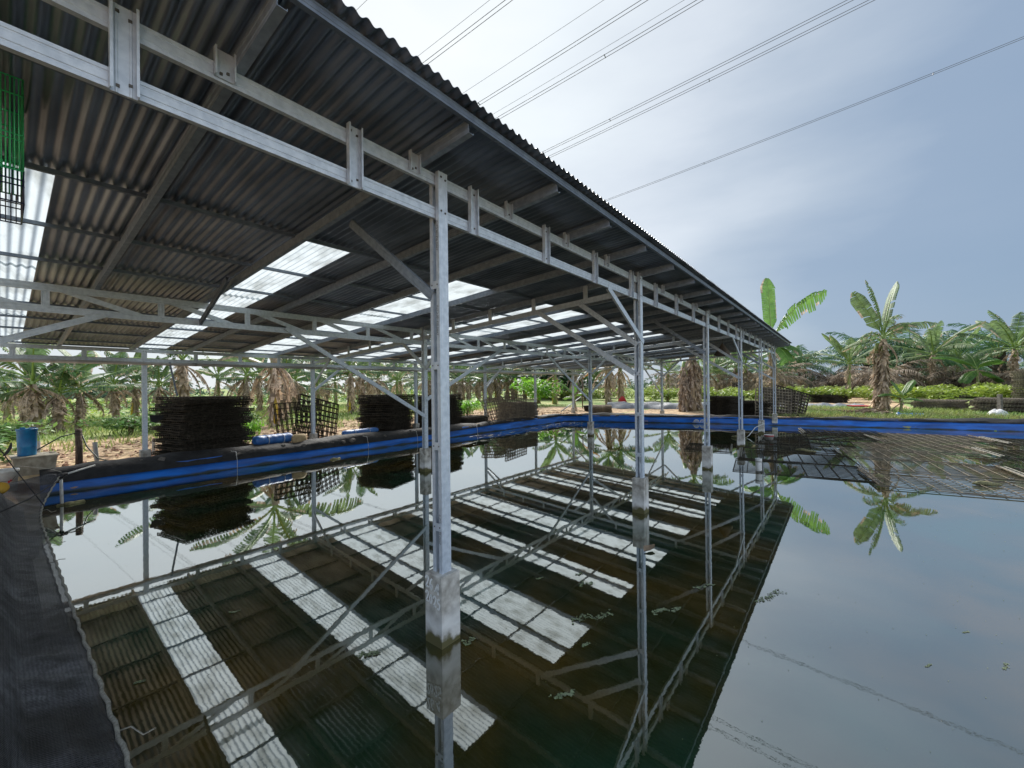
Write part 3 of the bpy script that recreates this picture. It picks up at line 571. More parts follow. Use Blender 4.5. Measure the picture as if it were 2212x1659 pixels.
# ------------------------------------------------------------------ trays (lattice grow frames)
def tray_mesh(lx, ly, h, nx, ny, b=.014, diag=False):
    """rigid two-layer lattice: nx bars along y, ny bars along x"""
    mb = MB()
    for z in (b/2, h-b/2):
        for i in range(nx+1):
            x = -lx/2+lx*i/nx; mb.box((x, 0, z), (b, ly, b))
        for j in range(ny+1):
            y = -ly/2+ly*j/ny; mb.box((0, y, z+b*.9), (lx, b, b*.8))
    for i in range(nx+1):
        for y in (-ly/2, ly/2): mb.box((-lx/2+lx*i/nx, y, h/2), (b, b, h-2*b))
    for j in range(1, ny):
        for x in (-lx/2, lx/2): mb.box((x, -ly/2+ly*j/ny, h/2), (b, b, h-2*b))
    return mb
TRG = 'lattice trays stacked on the banks'
ORD = 'first second third fourth fifth sixth seventh eighth ninth tenth eleventh twelfth thirteenth fourteenth fifteenth sixteenth seventeenth eighteenth nineteenth twentieth'.split()
ORD += ['twenty-'+o_ for o_ in ORD[:9]]+['thirtieth']
stm = tray_mesh(1.55, 1.45, .068, 18, 17, .016); tray0 = None
def stack(cx, cy, z0, n_, rz, what, sx_=1., sy_=1., hz=1., jit=.05, m_='mesh', skew=0., proto=None):
    global tray0
    z = z0
    names = ['topmost tray of %s', 'second tray from the top of %s', 'bottom tray of %s']
    for i in range(n_):
        if tray0 is None:
            o = stm.build('lattice_tray', 'mesh'); tray0 = o; tag(o, 'x', 'lattice tray', TRG)
        else: o = tray0.copy(); col.objects.link(o)
        if m_ != 'mesh':
            key = 'tm_'+m_
            if key not in bpy.data.meshes:
                me = tray0.data.copy(); me.name = key; me.materials.clear(); me.materials.append(MT[m_])
            o.data = bpy.data.meshes[key]
        k_ = n_-1-i
        lb = ('topmost tray of ' if k_ == 0 else 'bottom tray of ' if i == 0 else ('tray %s from the top of ' % ORD[k_] if k_ < n_/2 else 'tray %s from the bottom of ' % ORD[i]))+what
        o['label'] = lb; o['group'] = TRG
        o.location = (cx+rng.uniform(-jit, jit)+skew*(i/n_), cy+rng.uniform(-jit, jit), z); o.rotation_euler = (rng.uniform(-.012, .012), rng.uniform(-.012, .012), rz+rng.uniform(-.06, .06)*jit/.05)
        o.scale = (sx_, sy_, hz); z += .078*hz+rng.uniform(0, .006)
stack(1.20, 10.62, .22, 19, R(12), 'the tall black stack left of the blue roll', .98, .95, .99, .11)
stack(6.95, 10.95, .22, 18, R(24), 'the tall stack right of the blue bundle', 1, .95, 1, .09)
stack(9.35, 10.75, .22, 17, R(15), 'the tall stack behind the nearest post', .95, .95, 1, .05)
stack(10.75, 10.35, .22, 5, R(8), 'the low stack left of the leaning trays', .95, .7, 1, .04)
stack(14.1, 10.3, .22, 11, R(-6), 'the stack right of the leaning trays', 1, .9, 1, .04, 'meshpale')
stack(20.9, 9.2, .25, 5, R(30), 'the low stack beside the red basin', 1.1, .9, 1, .03, 'meshpale')
stack(21.2, 2.3, .3, 12, R(-15), 'the stack left of the last three posts', .85, .9, 1, .05)
stack(22.0, .95, .3, 9, R(-15), 'the stack between the last posts', .8, .9, 1, .08)
stack(41.8, -1.5, .25, 6, R(-20), 'the small far stack on the grey sheet', 1.3, 1.3, 1.3, .12)
stack(31.2, -6.7, .25, 7, R(-20), 'the stack just right of the tall banana plant', 1.25, 1.3, 1.1, .06, 'meshpale')
stack(28.6, -8.6, .25, 9, R(-12), 'the wide stack behind the wooden stake', 1.1, 1.3, 1.1, .16, 'meshpale')
stack(31.5, -9.2, .25, 8, R(-12), 'the second row stack at the right edge', 1.1, 1.3, 1.15, .12, 'meshpale')
stack(43.0, -12.9, .25, 17, R(-12), 'the tall far stack at the right edge', 1.4, 1.4, 1.7, .07, 'meshpale')
# leaning trays
lm = tray_mesh(1.5, 1.35, .09, 9, 8, .022)
lm2 = tray_mesh(1.5, 1.35, .10, 12, 10, .032)
lean0 = None
def lean(loc, tilt, rz, spin, label, m_='mesh', sc_=1.):
    global lean0
    if lean0 is None: lean0 = o = lm.build('leaning_tray', 'mesh')
    else: o = lean0.copy(); col.objects.link(o)
    if m_ != 'mesh':
        if 'lm_'+m_ not in bpy.data.meshes:
            me = lean0.data.copy(); me.name = 'lm_'+m_; me.materials.clear(); me.materials.append(MT[m_])
        o.data = bpy.data.meshes['lm_'+m_]
    o.location = loc; o.scale = (sc_,)*3
    o.rotation_euler = (Matrix.Rotation(rz, 3, 'Z') @ Matrix.Rotation(tilt, 3, 'X') @ Matrix.Rotation(spin, 3, 'Z')).to_euler()
    tag(o, label, 'lattice tray', 'trays leaning upright on the banks')
lean((4.35, 11.05, .90), R(80), R(14), R(-16), 'wide lattice tray leaning tilted behind the second back post, the higher of the two', 'mesh', 1.0)
lean((3.85, 11.2, .82), R(82), R(10), R(2), 'lattice tray leaning upright at the left behind the second back post')
lean((12.1, 10.05, .80), R(72), R(-8), R(7), 'leftmost lattice tray leaning by the fourth back post', 'meshpale', .85)
lean((12.65, 9.85, .82), R(74), R(-8), R(2), 'middle lattice tray leaning by the fourth back post', 'meshpale', .85)
lean((13.25, 9.75, .92), R(76), R(-8), R(-9), 'rightmost and highest lattice tray leaning by the fourth back post', 'meshpale', .9)
for i in range(6):
    lean((21.75+.09*i, .28-.12*i, .93-.03*i+(.12 if i == 5 else 0)), R(80), R(-62), R(-6-2.5*i), ['lattice tray leaning right behind the last front post', 'second leaning tray right of the last front post', 'third leaning tray right of the last front post', 'fourth leaning tray right of the last front post', 'fifth leaning tray right of the last front post', 'outermost leaning tray right of the last front post'][i], 'mesh' if i % 2 else 'meshpale', 1.05)
    key = 'lean_dense%d' % (i % 2)
    if key not in bpy.data.meshes: me = lm2.mesh(key, ['mesh' if i % 2 else 'meshpale'])
    [o for o in sc.objects if o.name.startswith('leaning_tray')][-1].data = bpy.data.meshes[key]
# floating trays
fm = MB()
for i in range(12): fm.box((-.81+1.62*i/11, 0, .006), (.010, 2.45, .008))
for j in range(10): fm.box((0, -1.225+2.45*j/9, .0135), (1.62, .012, .006))
for s_ in (-.81, .81): fm.box((s_, 0, .012), (.012, 2.47, .016))
# a pale end ladder bar on each short side
for s_ in (-1,):
    for dz_ in (.05,):
        fm.box((0, s_*1.245, .035), (1.62, .022, .022), 1); fm.box((0, s_*1.18, .055), (1.62, .012, .012), 1)
        for k in range(9): fm.box((-.75+.1875*k, s_*1.222, .055), (.012, .06, .012), 1)
fl0 = None; FT = []
ccols = [(9.05, -1.55, 0), (10.85, -1.35, 1), (12.65, -1.1, 2), (14.45, -1.5, 3), (16.2, -2.0, 4), (18.0, -2.3, 5)]
rowsn = ['nearest', 'second', 'third', 'fourth', 'fifth', 'farthest']
for cx, cy, ci in ccols:
    for k in range(4):
        y = cy-k*2.55+rng.uniform(-.08, .08)
        if (cx+2.14)*-.33-2.44-1.6 > y: continue
        FT.append((cx+rng.uniform(-.1, .1), y, ci, k))
FT += [(11.3, .75, 1, -1)]
pos_ = {-1: 'nearest the footings', 0: 'first from the shed side', 1: 'second from the shed side', 2: 'third from the shed side', 3: 'outermost'}
for x, y, ci, k in FT:
    if fl0 is None: fl0 = o = fm.build('floating_tray', ['mesh', 'rope'])
    else: o = fl0.copy(); col.objects.link(o)
    if (ci*3+k) % 3 == 1:
        if 'fm_pale' not in bpy.data.meshes:
            me = fl0.data.copy(); me.name = 'fm_pale'; me.materials.clear(); me.materials.append(MT['meshpale']); me.materials.append(MT['rope'])
        o.data = bpy.data.meshes['fm_pale']
    o.location = (x, y, .0+rng.uniform(0, .012)); o.rotation_euler = (rng.uniform(-.012, .012), rng.uniform(-.012, .012), R(8)+rng.uniform(-.07, .07)+(math.pi if (ci+k) % 2 else 0))
    if k == -1: o.scale = (1, .5, 1)
    tag(o, 'lattice tray floating in the pond, %s row from the camera, %s' % (rowsn[ci], pos_[k]), 'floating tray', 'lattice trays floating right of the shed')

# ------------------------------------------------------------------ plants
def blade(mb, o, az, el0, ln_, wd, droop, mi, mdry, mrib, r_, tear=.5, petiole=.14, fold=.25, dryp=.15, roll=0., wob=0):
    K = 16; P = [Vector(o)]; D = []
    for i in range(K):
        t_ = i/K; el = el0-droop*t_**1.25; d_ = Vector((math.cos(el)*math.cos(az), math.cos(el)*math.sin(az), math.sin(el))); D.append(d_); P.append(P[-1]+d_*ln_/K)
    D.append(D[-1])
    def at(t_):
        x = min(max(t_, 0), .9999)*K; i = int(x); return P[i].lerp(P[i+1], x-i), D[i]
    mb.tube([P[i] for i in range(0, K+1, 2)], [.035*(1-i/K)*ln_/2.5+.006 for i in range(0, K+1, 2)], 5, mrib)
    side0 = Vector((-math.sin(az), math.cos(az), 0))
    for sg in (-1, 1):
        t0 = petiole; tp = 0; 
        while t0 < .985:
            dt = r_.uniform(.028, .045); g_left = 1 if tp > 0 else 0
            if tp <= 0:
                tp = r_.choice([1, 1, 2, 2, 3, 4] if tear > .35 else [3, 5, 8, 10]); hang = (fold+r_.random()*tear*1.3)*(1 if el0-droop*t0 < R(50) else .45); gap = dt*r_.uniform(.06, .26)*(tear > .2); drooplen = r_.uniform(.85, 1.05); dry_ = r_.random() < dryp
                if r_.random() < tear*.05: t0 += dt; tp = 0; continue
            tp -= 1; t1 = min(t0+dt, .995)
            a, da = at(t0+(gap if not g_left else 0)); b, db = at(t1)
            u = (t0-petiole)/(1-petiole)
            wv_ = lambda u_: wd*.5*min(1, (u_*5+.12))*min(1, ((1-u_)*4.2+.05))**.6
            wa, wb_ = wv_(u)*drooplen, wv_((t1-petiole)/(1-petiole))*drooplen
            upn = side0.cross(da).normalized()*-1
            if upn.z < 0: upn = -upn
            sd_ = (side0*math.cos(roll)+upn*math.sin(roll))*sg
            def off(p_, w_, fr, d_, hg):
                return p_+sd_*w_*fr*math.cos(hg)+Vector((0,0,-1))*w_*fr*math.sin(hg)+d_*w_*fr*.35+upn*w_*.10*(fr*(1-fr))*4
            tpf = .2 if tear > .3 else .03
            cols_ = [0, .45, .82, 1.0]; hgs = [hang*.6, hang*.6, hang, hang*1.25]
            for c_ in range(3):
                q = [off(a, wa, cols_[c_], da, hgs[c_]), off(b, wb_, cols_[c_], db, hgs[c_]), off(b, wb_, cols_[c_+1], db, hgs[c_+1]), off(a, wa, cols_[c_+1], da, hgs[c_+1])]
                f0, f1 = tpf*cols_[c_]**2, tpf*cols_[c_+1]**2; q = [q[0].lerp(q[1], f0), q[1].lerp(q[0], f0), q[2].lerp(q[3], f1), q[3].lerp(q[2], f1)]
                mm = mdry if (c_ == 2 and dry_) else mi
                mb.face(q, mm, True)
            t0 = t1
def flap(mb, p_, az, ln_, wd, curl, mi, r_):
    """a strip of dead sheath hanging from the stem and curling away"""
    n_ = Vector((math.cos(az), math.sin(az), 0)); t_ = Vector((-math.sin(az), math.cos(az), 0)); prev = None; K = 3; o_ = Vector(p_); a_ = R(-90)+curl*.3
    sgn = r_.choice((-1, 1))
    for i in range(K+1):
        ww = wd*(1-.55*(i/K))
        cur = (o_-t_*ww/2+n_*.02*sgn, o_+t_*ww/2)
        if prev: mb.face([prev[0], prev[1], cur[1], cur[0]], mi, True)
        prev = cur; a_ += curl/K; o_ = o_+(n_*math.cos(a_)+Vector((0,0,1))*math.sin(a_))*ln_/K+t_*r_.uniform(-.03, .03)
def banana(seed, h, nleaf=9, ll=2.8, lw=.74, trunk='brown', rad=.15, skirt=60, tear=.55, leafm='leaf', drym='dry', deadl=3, specs=None, dryp=.18, elmin=.0, yellow=False, clump=1, lean_=.12):
    r_ = random.Random(seed); tr = MB(); cr_ = MB(); dm = MB(); tops = []
    for c_ in range(clump):
        ox, oy = (0, 0) if c_ == 0 else (r_.uniform(-1, 1)*rad*2.2, r_.uniform(-1, 1)*rad*2.2); hh = h*(1 if c_ == 0 else r_.uniform(.75, 1.0))
        lx_, ly_ = r_.uniform(-lean_, lean_), r_.uniform(-lean_, lean_)
        ax_ = [Vector((ox+lx_*(t_/6)**1.5, oy+ly_*(t_/6)**1.5, hh*t_/6-.1*(t_ == 0))) for t_ in range(7)]
        tr.tube(ax_, [rad*(1.15-.5*i/6)*(1+.08*r_.uniform(-1, 1)) for i in range(7)], 9, 0)
        if yellow and c_ == 0:
            tr.tube([Vector((rad*.95, -rad*.8, -.05)), Vector((rad*.9, -rad*.7, h*.25)), Vector((rad*.8, -rad*.5, h*.42))], [.07, .065, .045], 8, 2)
        tops.append(ax_[-1])
        tr.tube([ax_[5], ax_[-1], ax_[-1]+Vector((0, 0, .22*h/2.2))], [rad*.78, rad*.62, rad*.4], 8, 3)
        for i in range(skirt):
            t_ = r_.random()**.8; z_ = hh*(.08+.92*t_); c0 = ax_[0].lerp(ax_[-1], t_); g_ = r_.uniform(0, 6.283); rr = rad*(1.12-.5*t_)
            flap(tr, (c0.x+rr*math.cos(g_), c0.y+rr*math.sin(g_), z_), g_, r_.uniform(.22, .6)*min(1, h/2), r_.uniform(.06, .19), r_.uniform(-.1, 1.2 if clump < 2 else .75), 1, r_)
    top = tops[0]
    # leaf stalks
    if specs is None:
        specs = []
        for i in range(nleaf):
            f_ = i/max(1, nleaf-1); specs.append((i*2.399+r_.uniform(-.3, .3)+seed, R(84)*(1-f_)+(elmin+.15)*f_+r_.uniform(-.12, .12), ll*r_.uniform(.8, 1.1)*(1 if f_ > .15 else .8), R(12)+R(48)*r_.random()))
    for sp_ in specs:
        az, el, l_, dr = sp_[:4]; rl = sp_[4] if len(sp_) > 4 else r_.uniform(-.35, .35)
        cr_.__class__
        base = top+Vector((math.cos(az)*.03, math.sin(az)*.03, -.05+.2*el))
        blade(cr_, base, az, el, l_, lw*r_.uniform(.9, 1.1), dr, 0, 2, 1, r_, tear=tear*r_.choice((.3, .55, .9, 1.2, 1.4)), dryp=dryp, roll=rl, petiole=.07 if tear < .3 else .12)
    for i in range(deadl):
        az = r_.uniform(0, 6.283); blade(dm, top+Vector((0, 0, -.15)), az, R(-5)-R(40)*r_.random(), ll*.62*r_.uniform(.7, 1.1), lw*.55, R(75), 0, 0, 0, r_, tear=1.0, fold=.9, dryp=0)
    return tr, cr_, dm, dict(brown=['stem', drym, 'stemyellow', 'petiole'], green=['stemgreen', drym, 'stemyellow', 'petiole'])[trunk], [leafm, 'rib', 'dry'], [drym]
PROTO = {}
def make_banana(key, **kw):
    tr, cr_, dm, tm, cm, dmm = banana(**kw)
    PROTO[key] = (tr.mesh('stem_'+key, tm), cr_.mesh('leaves_'+key, cm), dm.mesh('dead_'+key, dmm) if dm.f else None)
def put_banana(key, x, y, z, s_, rz, label, hs=None, group='banana plants around the pond'):
    e_ = empty('banana_plant', (x, y, z), (0, 0, rz), label, 'banana plant', group); e_.scale = (s_, s_, hs or s_)
    for nm, me in zip(('stem', 'leaves', 'dead_leaves'), PROTO[key]):
        if me:
            o = bpy.data.objects.new(nm, me); col.objects.link(o); o.parent = e_
    return e_
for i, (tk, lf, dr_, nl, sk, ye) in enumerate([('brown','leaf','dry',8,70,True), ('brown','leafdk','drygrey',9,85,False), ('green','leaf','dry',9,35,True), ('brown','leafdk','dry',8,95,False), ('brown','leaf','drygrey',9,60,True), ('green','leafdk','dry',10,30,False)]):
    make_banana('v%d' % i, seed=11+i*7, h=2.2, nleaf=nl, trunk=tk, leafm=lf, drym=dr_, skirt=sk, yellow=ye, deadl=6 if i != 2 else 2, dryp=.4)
# ---- left to right behind the left bank: x, y, crown z, variant, scale-rotation, label
BP = [
 (-1.42, 25.77, 2.53, 0, 'banana plant with a yellow stem behind the blue bucket'),
 (-1.26, 22.38, 2.21, 3, 'banana plant wrapped in brown sheaths just right of the blue bucket'),
 (-.67, 22.66, 1.83, 1, 'banana plant with a wide brown skirt left of the wooden stake'),
 (-.01, 23.59, 2.01, 4, 'thin-stemmed banana plant right above the wooden stake'),
 (-1.95, 33.0, 1.6, 5, 'small banana plant at the left edge of the photo'),
 (3.04, 31.58, 2.39, 4, 'banana plant partly hidden behind the first back post, to its left'),
 (3.88, 30.17, 2.12, 1, 'shaggy banana plant just right of the first back post'),
 (4.74, 28.4, 3.6, 3, 'tall banana stem in ragged brown skirts above the tall black stack'),
 (7.74, 32.92, 2.67, 2, 'green banana plant seen above the middle of the tall black stack'),
 (7.04, 25.56, 2.70, 4, 'banana plant above the right end of the tall black stack'),
 (5.55, 17.5, 3.29, 0, 'tall pink-brown banana stem above the blue roll'),
 (6.89, 19.82, 2.38, 1, 'banana plant behind the two leaning trays, to their left'),
 (13.0, 33.0, 2.48, 1, 'banana plant behind the second back post'),
 (13.2, 29.0, 1.84, 5, 'small banana plant right of the second back post'),
 (12.05, 22.42, 2.86, 0, 'banana plant with a yellow shoot left of the tall stack by the blue bundle'),
 (13.26, 23.05, 2.90, 3, 'banana plant rising behind the tall stack by the blue bundle'),
 (18.19, 25.97, 2.3, 2, 'banana plant over the right end of the tall stack by the blue bundle'),
 (20.6, 24.9, 2.5, 4, 'banana plant just left of the nearest post, far behind'),
 (23.36, 24.08, 2.35, 1, 'banana plant just right of the nearest post above the low stack'),
 (25.6, 25.2, 2.3, 0, 'banana plant above the round lime bush'),
 (27.7, 25.81, 2.37, 3, 'banana plant left of the fourth back post'),
 (36.8, 31.16, 2.74, 0, 'banana plant with a yellow shoot right of the fourth back post'),
 (34.0, 28.6, 2.8, 1, 'shaggy banana plant in the thicket above the leaning trays'),
 (37.48, 29.34, 2.94, 3, 'banana plant at the right end of the thicket above the leaning trays'),
 (40.5, 29.8, 3.0, 4, 'banana plant behind the feathery lime green tree'),
 (29.22, 17.84, 3.01, 2, 'slender banana plant with yellow trunk right of the feathery lime green tree'),
 (36.0, 19.5, 3.2, 1, 'banana plant behind the sixth back post'),
 (30.05, 13.08, 3.56, 3, 'dark shaggy banana trunk, left of the pair beyond the red basin'),
 (31.66, 12.64, 3.39, 0, 'pale banana trunk, right of the pair beyond the red basin'),
 (41.73, 11.93, 3.10, 2, 'slender banana plant with bright yellow stem behind the corner post'),
 (9.6, 30.5, 2.6, 3, 'shaggy banana plant in the gap between the two tall stacks, to the left'),
 (10.4, 26.6, 2.4, 1, 'shaggy banana plant in the gap between the two tall stacks, behind the leaning trays'),
 (16.0, 25.2, 2.6, 3, 'shaggy banana plant above the middle of the tall stack by the blue bundle'),
 (22.2, 27.2, 2.7, 3, 'shaggy banana plant above the low stack, left'),
 (24.6, 27.0, 2.6, 1, 'shaggy banana plant above the low stack, right'),
 (26.8, 27.5, 2.8, 3, 'brown-skirted banana plant above the leaning trays, left'),
 (29.4, 26.6, 2.8, 1, 'brown-skirted banana plant above the leaning trays, middle'),
 (31.4, 27.6, 3.0, 3, 'brown-skirted banana plant above the leaning trays, right'),
 (1.6, 27.0, 2.2, 3, 'shaggy banana plant in the open field left of the first back post'),
 (60.0, 12.3, 3.4, 4, 'far banana plant left of the third front post'),
 (63.0, 11.5, 3.6, 2, 'far banana plant between the third and fourth front posts'),
 (65.0, 9.6, 4.2, 4, 'far banana plant left of the fourth front post'),
 (52.0, 6.3, 3.7, 1, 'banana plant between the fourth and fifth front posts'),
 (47.0, 3.4, 3.4, 3, 'banana plant just left of the sixth front post'),
]
for i, (x, y, zc, v_, lb) in enumerate(BP):
    s_ = max(.8, min(1.5, (zc-.25)/2.2)); dist_ = math.hypot(x+2, y+2)
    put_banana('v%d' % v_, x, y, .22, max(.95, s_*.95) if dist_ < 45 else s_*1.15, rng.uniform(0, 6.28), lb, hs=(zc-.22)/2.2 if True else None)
# big clump of trunks in front of the fourth post
make_banana('clump', seed=91, h=3.5, nleaf=10, ll=2.6, trunk='brown', rad=.27, skirt=190, drym='drygrey', clump=3, deadl=5)
put_banana('clump', 25.0, 5.0, .22, 1, .6, 'thick clump of old shaggy banana trunks behind the third front post')
# hero plants on the right: azimuth 0 is away from camera; right in picture is -x.. computed in world
def azr(deg):    # picture-plane direction: 0 = right, 90 = away, 180 = left
    return math.atan2(rt.y, rt.x)+R(deg)
H = []
make_banana('main', seed=5, h=3.95, trunk='brown', rad=.17, skirt=260, clump=2, drym='dry', lw=.74, tear=.5, leafm='leaf', deadl=2, specs=[
 (azr(140), R(84), 3.1, R(16), .2), (azr(158), R(66), 2.75, R(8), .75), (azr(28), R(72), 3.5, R(26), -.5), (azr(-12), R(40), 2.5, R(58), .4), (azr(35), R(30), 2.4, R(70), .3), (azr(-70), R(60), 1.7, R(115), 0), (azr(200), R(25), 1.9, R(60), .4), (azr(-20), R(5), 2.2, R(60), .3), (azr(120), R(10), 2.0, R(60)), (azr(-100), R(75), 1.6, R(90)), (azr(170), R(-5), 1.8, R(60), .3)], dryp=.5, lean_=.05)
put_banana('main', 27.23, -4.17, .25, 1, 0, 'tall banana plant standing alone with shaggy brown trunk and torn leaves, beside the blue cloth')
make_banana('tallleaf', seed=8, h=4.25, trunk='brown', rad=.17, skirt=110, drym='drygrey', lw=1.45, tear=.3, leafm='leafy', deadl=3, specs=[
 (azr(110), R(89), 3.9, R(5), .05), (azr(10), R(58), 5.4, R(50), -1.2), (azr(100), R(60), 2.2, R(50)), (azr(200), R(30), 2.4, R(70)), (azr(-40), R(0), 1.8, R(60)), (azr(60), R(20), 2.3, R(70)), (azr(-80), R(-20), 1.8, R(50))], dryp=.25)
put_banana('tallleaf', 28.5, .95, .22, 1, 0, 'banana plant behind the far roof corner with two huge upright green leaves')
make_banana('mid', seed=21, h=3.3, nleaf=12, ll=3.2, lw=.8, trunk='green', rad=.16, skirt=26, yellow=True, tear=.35, leafm='leaf', deadl=2, elmin=R(-5))
put_banana('mid', 50.0, -2.9, .22, 1.05, 1.0, 'banana plant with yellow-green trunk left of the tall shaggy one')
make_banana('mid2', seed=33, h=4.4, nleaf=13, ll=4.4, lw=1.05, trunk='brown', rad=.24, skirt=120, yellow=True, tear=.5, leafm='leaf', deadl=2, elmin=R(-15))
put_banana('mid2', 58.0, -9.7, .22, 1.0, 2.0, 'banana plant with yellow shoot at its brown foot, right of the tall shaggy one')
put_banana('mid', 70.0, -13.2, .22, 1.25, 3.0, 'banana plant with green trunk at the right, behind the lime shrubs')
put_banana('mid2', 57.0, -14.9, .22, 1.05, 4.2, 'large banana plant at the right edge above the tall far stack')
put_banana('mid', 66.0, 3.4, .22, 1.1, 5.0, 'banana plant beyond the gap right of the shed')
make_banana('young', seed=40, h=2.6, trunk='green', rad=.12, skirt=6, tear=.08, lw=1.0, leafm='leafy', deadl=0, specs=[(azr(160), R(42), 3.4, R(55)), (azr(10), R(30), 3.2, R(50)), (azr(60), R(55), 2.6, R(50)), (azr(190), R(-10), 2.0, R(60)), (azr(-20), R(-15), 2.0, R(40)), (azr(-70), R(50), 1.6, R(60))], dryp=0)
put_banana('young', 55.0, -12.3, .22, 1.05, 0, 'young banana plant with broad whole leaves left of the tall far stack')
make_banana('sapling', seed=41, h=.75, trunk='green', rad=.07, skirt=8, tear=.05, lw=.42, leafm='leafy', deadl=1, specs=[(azr(20), R(55), 1.3, R(30)), (azr(-10), R(15), .9, R(50)), (azr(165), R(35), 1.1, R(70)), (azr(120), R(70), .9, R(20))], dryp=0)
put_banana('sapling', 27.0, -4.75, .25, 1.0, 0, 'banana sapling with bright leaves at the foot of the tall shaggy plant')
put_banana('sapling', 22.3, 11.8, .22, 1.1, 2.5, 'banana sapling near the back corner of the pond')
# second hidden rank so the grove has depth
rk = 0
for i in range(20):
    a_ = i/19; x = 17+a_*32+rng.uniform(-1.2, 1.2); y = 38-a_*13+rng.uniform(-3, 3); rk += 1
    put_banana('v%d' % (i % 6), x, y, .2, rng.uniform(1.0, 1.3), rng.uniform(0, 6.28), 'banana plant in the hazy rear rank of the grove behind the left bank', hs=rng.uniform(1.0, 1.35), group='rear rank of the banana grove')

# oil palms
def palm(seed, n_, fl, th, lm='palm', up_=.9):
    r_ = random.Random(seed); tr = MB(); cr_ = MB()
    tr.tube([(0, 0, -.1), (0, 0, th*.5), (0, 0, th)], [.38, .34, .28], 10, 0)
    for i in range(30):
        g_ = r_.uniform(0, 6.28); z_ = r_.uniform(.2, th); tr.bar((.3*math.cos(g_), .3*math.sin(g_), z_), (.55*math.cos(g_), .55*math.sin(g_), z_+.25), .09, .06)
    for i in range(n_):
        f_ = i/n_; az = i*2.399+r_.uniform(-.2, .2); el = R(80)*(1-f_)*up_+R(-12)*f_; dr = R(60)+R(40)*r_.random(); K = 12; l_ = fl*r_.uniform(.8, 1.05); P = [Vector((0, 0, th))]; D = []
        for k in range(K):
            e_ = el-dr*(k/K)**1.3; d_ = Vector((math.cos(e_)*math.cos(az), math.cos(e_)*math.sin(az), math.sin(e_))); D.append(d_); P.append(P[-1]+d_*l_/K)
        cr_.tube(P[::2], [.04*(1-k/14) for k in range(0, K+1, 2)], 4, 1)
        side = Vector((-math.sin(az), math.cos(az), 0))
        for k in range(30):
            t_ = .15+.85*k/30; x = t_*K; j = min(int(x), K-1); p_ = P[j].lerp(P[j+1], x-j); ww = .75*fl/4*math.sin(math.pi*min(1, t_*.85+.12))+.12
            for sg in (-1, 1):
                hg = r_.uniform(.1, 1.0); d_ = (side*sg*math.cos(hg)+D[j]*.75+Vector((0, 0, -math.sin(hg)+.15))).normalized(); wv2 = D[j]*.03*fl/4
                mid_ = p_+d_*ww*.55; tip = p_+d_*ww+Vector((0, 0, -.22*ww))
                cr_.face([p_-wv2, p_+wv2, mid_+wv2*1.2, mid_-wv2*1.2], 0, True); cr_.face([mid_-wv2*1.2, mid_+wv2*1.2, tip], 0, True)
    return tr.mesh('palm_trunk', ['palmtrunk']), cr_.mesh('palm_crown_'+lm, [lm, 'rib' if lm == 'palm' else lm])
PP = [palm(1, 24, 3.6, 2.6), palm(2, 22, 3.4, 2.0), palm(3, 20, 3.3, 1.4, 'palmdry', .6), palm(4, 18, 3.0, 1.0, 'palmdry', .5)]
def put_palm(k, x, y, s_, lb, gp='oil palms beyond the right bank'):
    s_ *= 1.4 if k < 2 else 1.15; e_ = empty('palm_tree', (x, y, .2), (0, 0, rng.uniform(0, 6)), lb, 'palm tree', gp); e_.scale = (s_,)*3
    for nm, me in zip(('trunk', 'crown'), PP[k]):
        o = bpy.data.objects.new(nm, me); col.objects.link(o); o.parent = e_
put_palm(0, 62, 1.6, 1.0, 'dark green oil palm just right of the shed')
put_palm(1, 70, 5.0, 1.05, 'dark green oil palm half hidden behind the far end of the shed')
put_palm(0, 66, -5.0, 1.25, 'tall oil palm rising behind the banana plant left of the tall shaggy one')
put_palm(0, 64, -8.6, 1.25, 'oil palm behind the torn leaves of the tall shaggy banana plant')
put_palm(1, 74, -12.2, 1.4, 'oil palm left of the right-hand banana plants')
put_palm(0, 80, -18.5, 1.45, 'oil palm nearest the right edge of the photo')
for i in range(13):
    x = 56+rng.uniform(-3, 10); y = 14-i*2.5+rng.uniform(-.7, .7)
    put_palm(2+i % 2, x, y, rng.uniform(.95, 1.35), 'brown dried-up palm in the thicket beyond the right bank', 'dried palms beyond the right bank')
for i in range(12):
    if 4 <= i <= 5: continue
    put_palm(i % 2, 95+rng.uniform(-8, 14), 22-i*5.2, rng.uniform(.85, 1.05), 'far oil palm in the row behind the dried thicket', 'far oil palms')

# bushes
def cloud(mb, c, r_, n_, s_, rnd, mi=0, lumps=6):
    L_ = [(Vector((rnd.gauss(0, .38), rnd.gauss(0, .38), rnd.uniform(-.2, .6))), rnd.uniform(.35, .6)) for _ in range(lumps)]
    for _ in range(n_):
        ct, rr = rnd.choice(L_); d_ = Vector((rnd.gauss(0, 1), rnd.gauss(0, 1), rnd.gauss(0, 1))).normalized()*rr*rnd.uniform(.6, 1.05); q = ct+d_
        p_ = Vector((c[0]+q.x*r_[0], c[1]+q.y*r_[1], c[2]+q.z*r_[2]))
        a_ = Vector((rnd.gauss(0, 1), rnd.gauss(0, 1), rnd.gauss(0, .5))).normalized(); b_ = a_.cross(Vector((rnd.gauss(0, .5), rnd.gauss(0, .5), 1))).normalized(); z_ = s_*rnd.uniform(.6, 1.3)
        mb.face([p_-a_*z_, p_-b_*z_*.42-Vector((0,0,z_*.1)), p_+a_*z_-Vector((0,0,z_*.35)), p_+b_*z_*.42-Vector((0,0,z_*.1))], mi)
def bush_mesh(seed, n_, s_, m_, lumps=6):
    rnd = random.Random(seed); mb = MB(); cloud(mb, (0, 0, .45), (1, 1, .62), n_, s_, rnd, 0, lumps)
    return mb.mesh('foliage_'+m_, [m_])
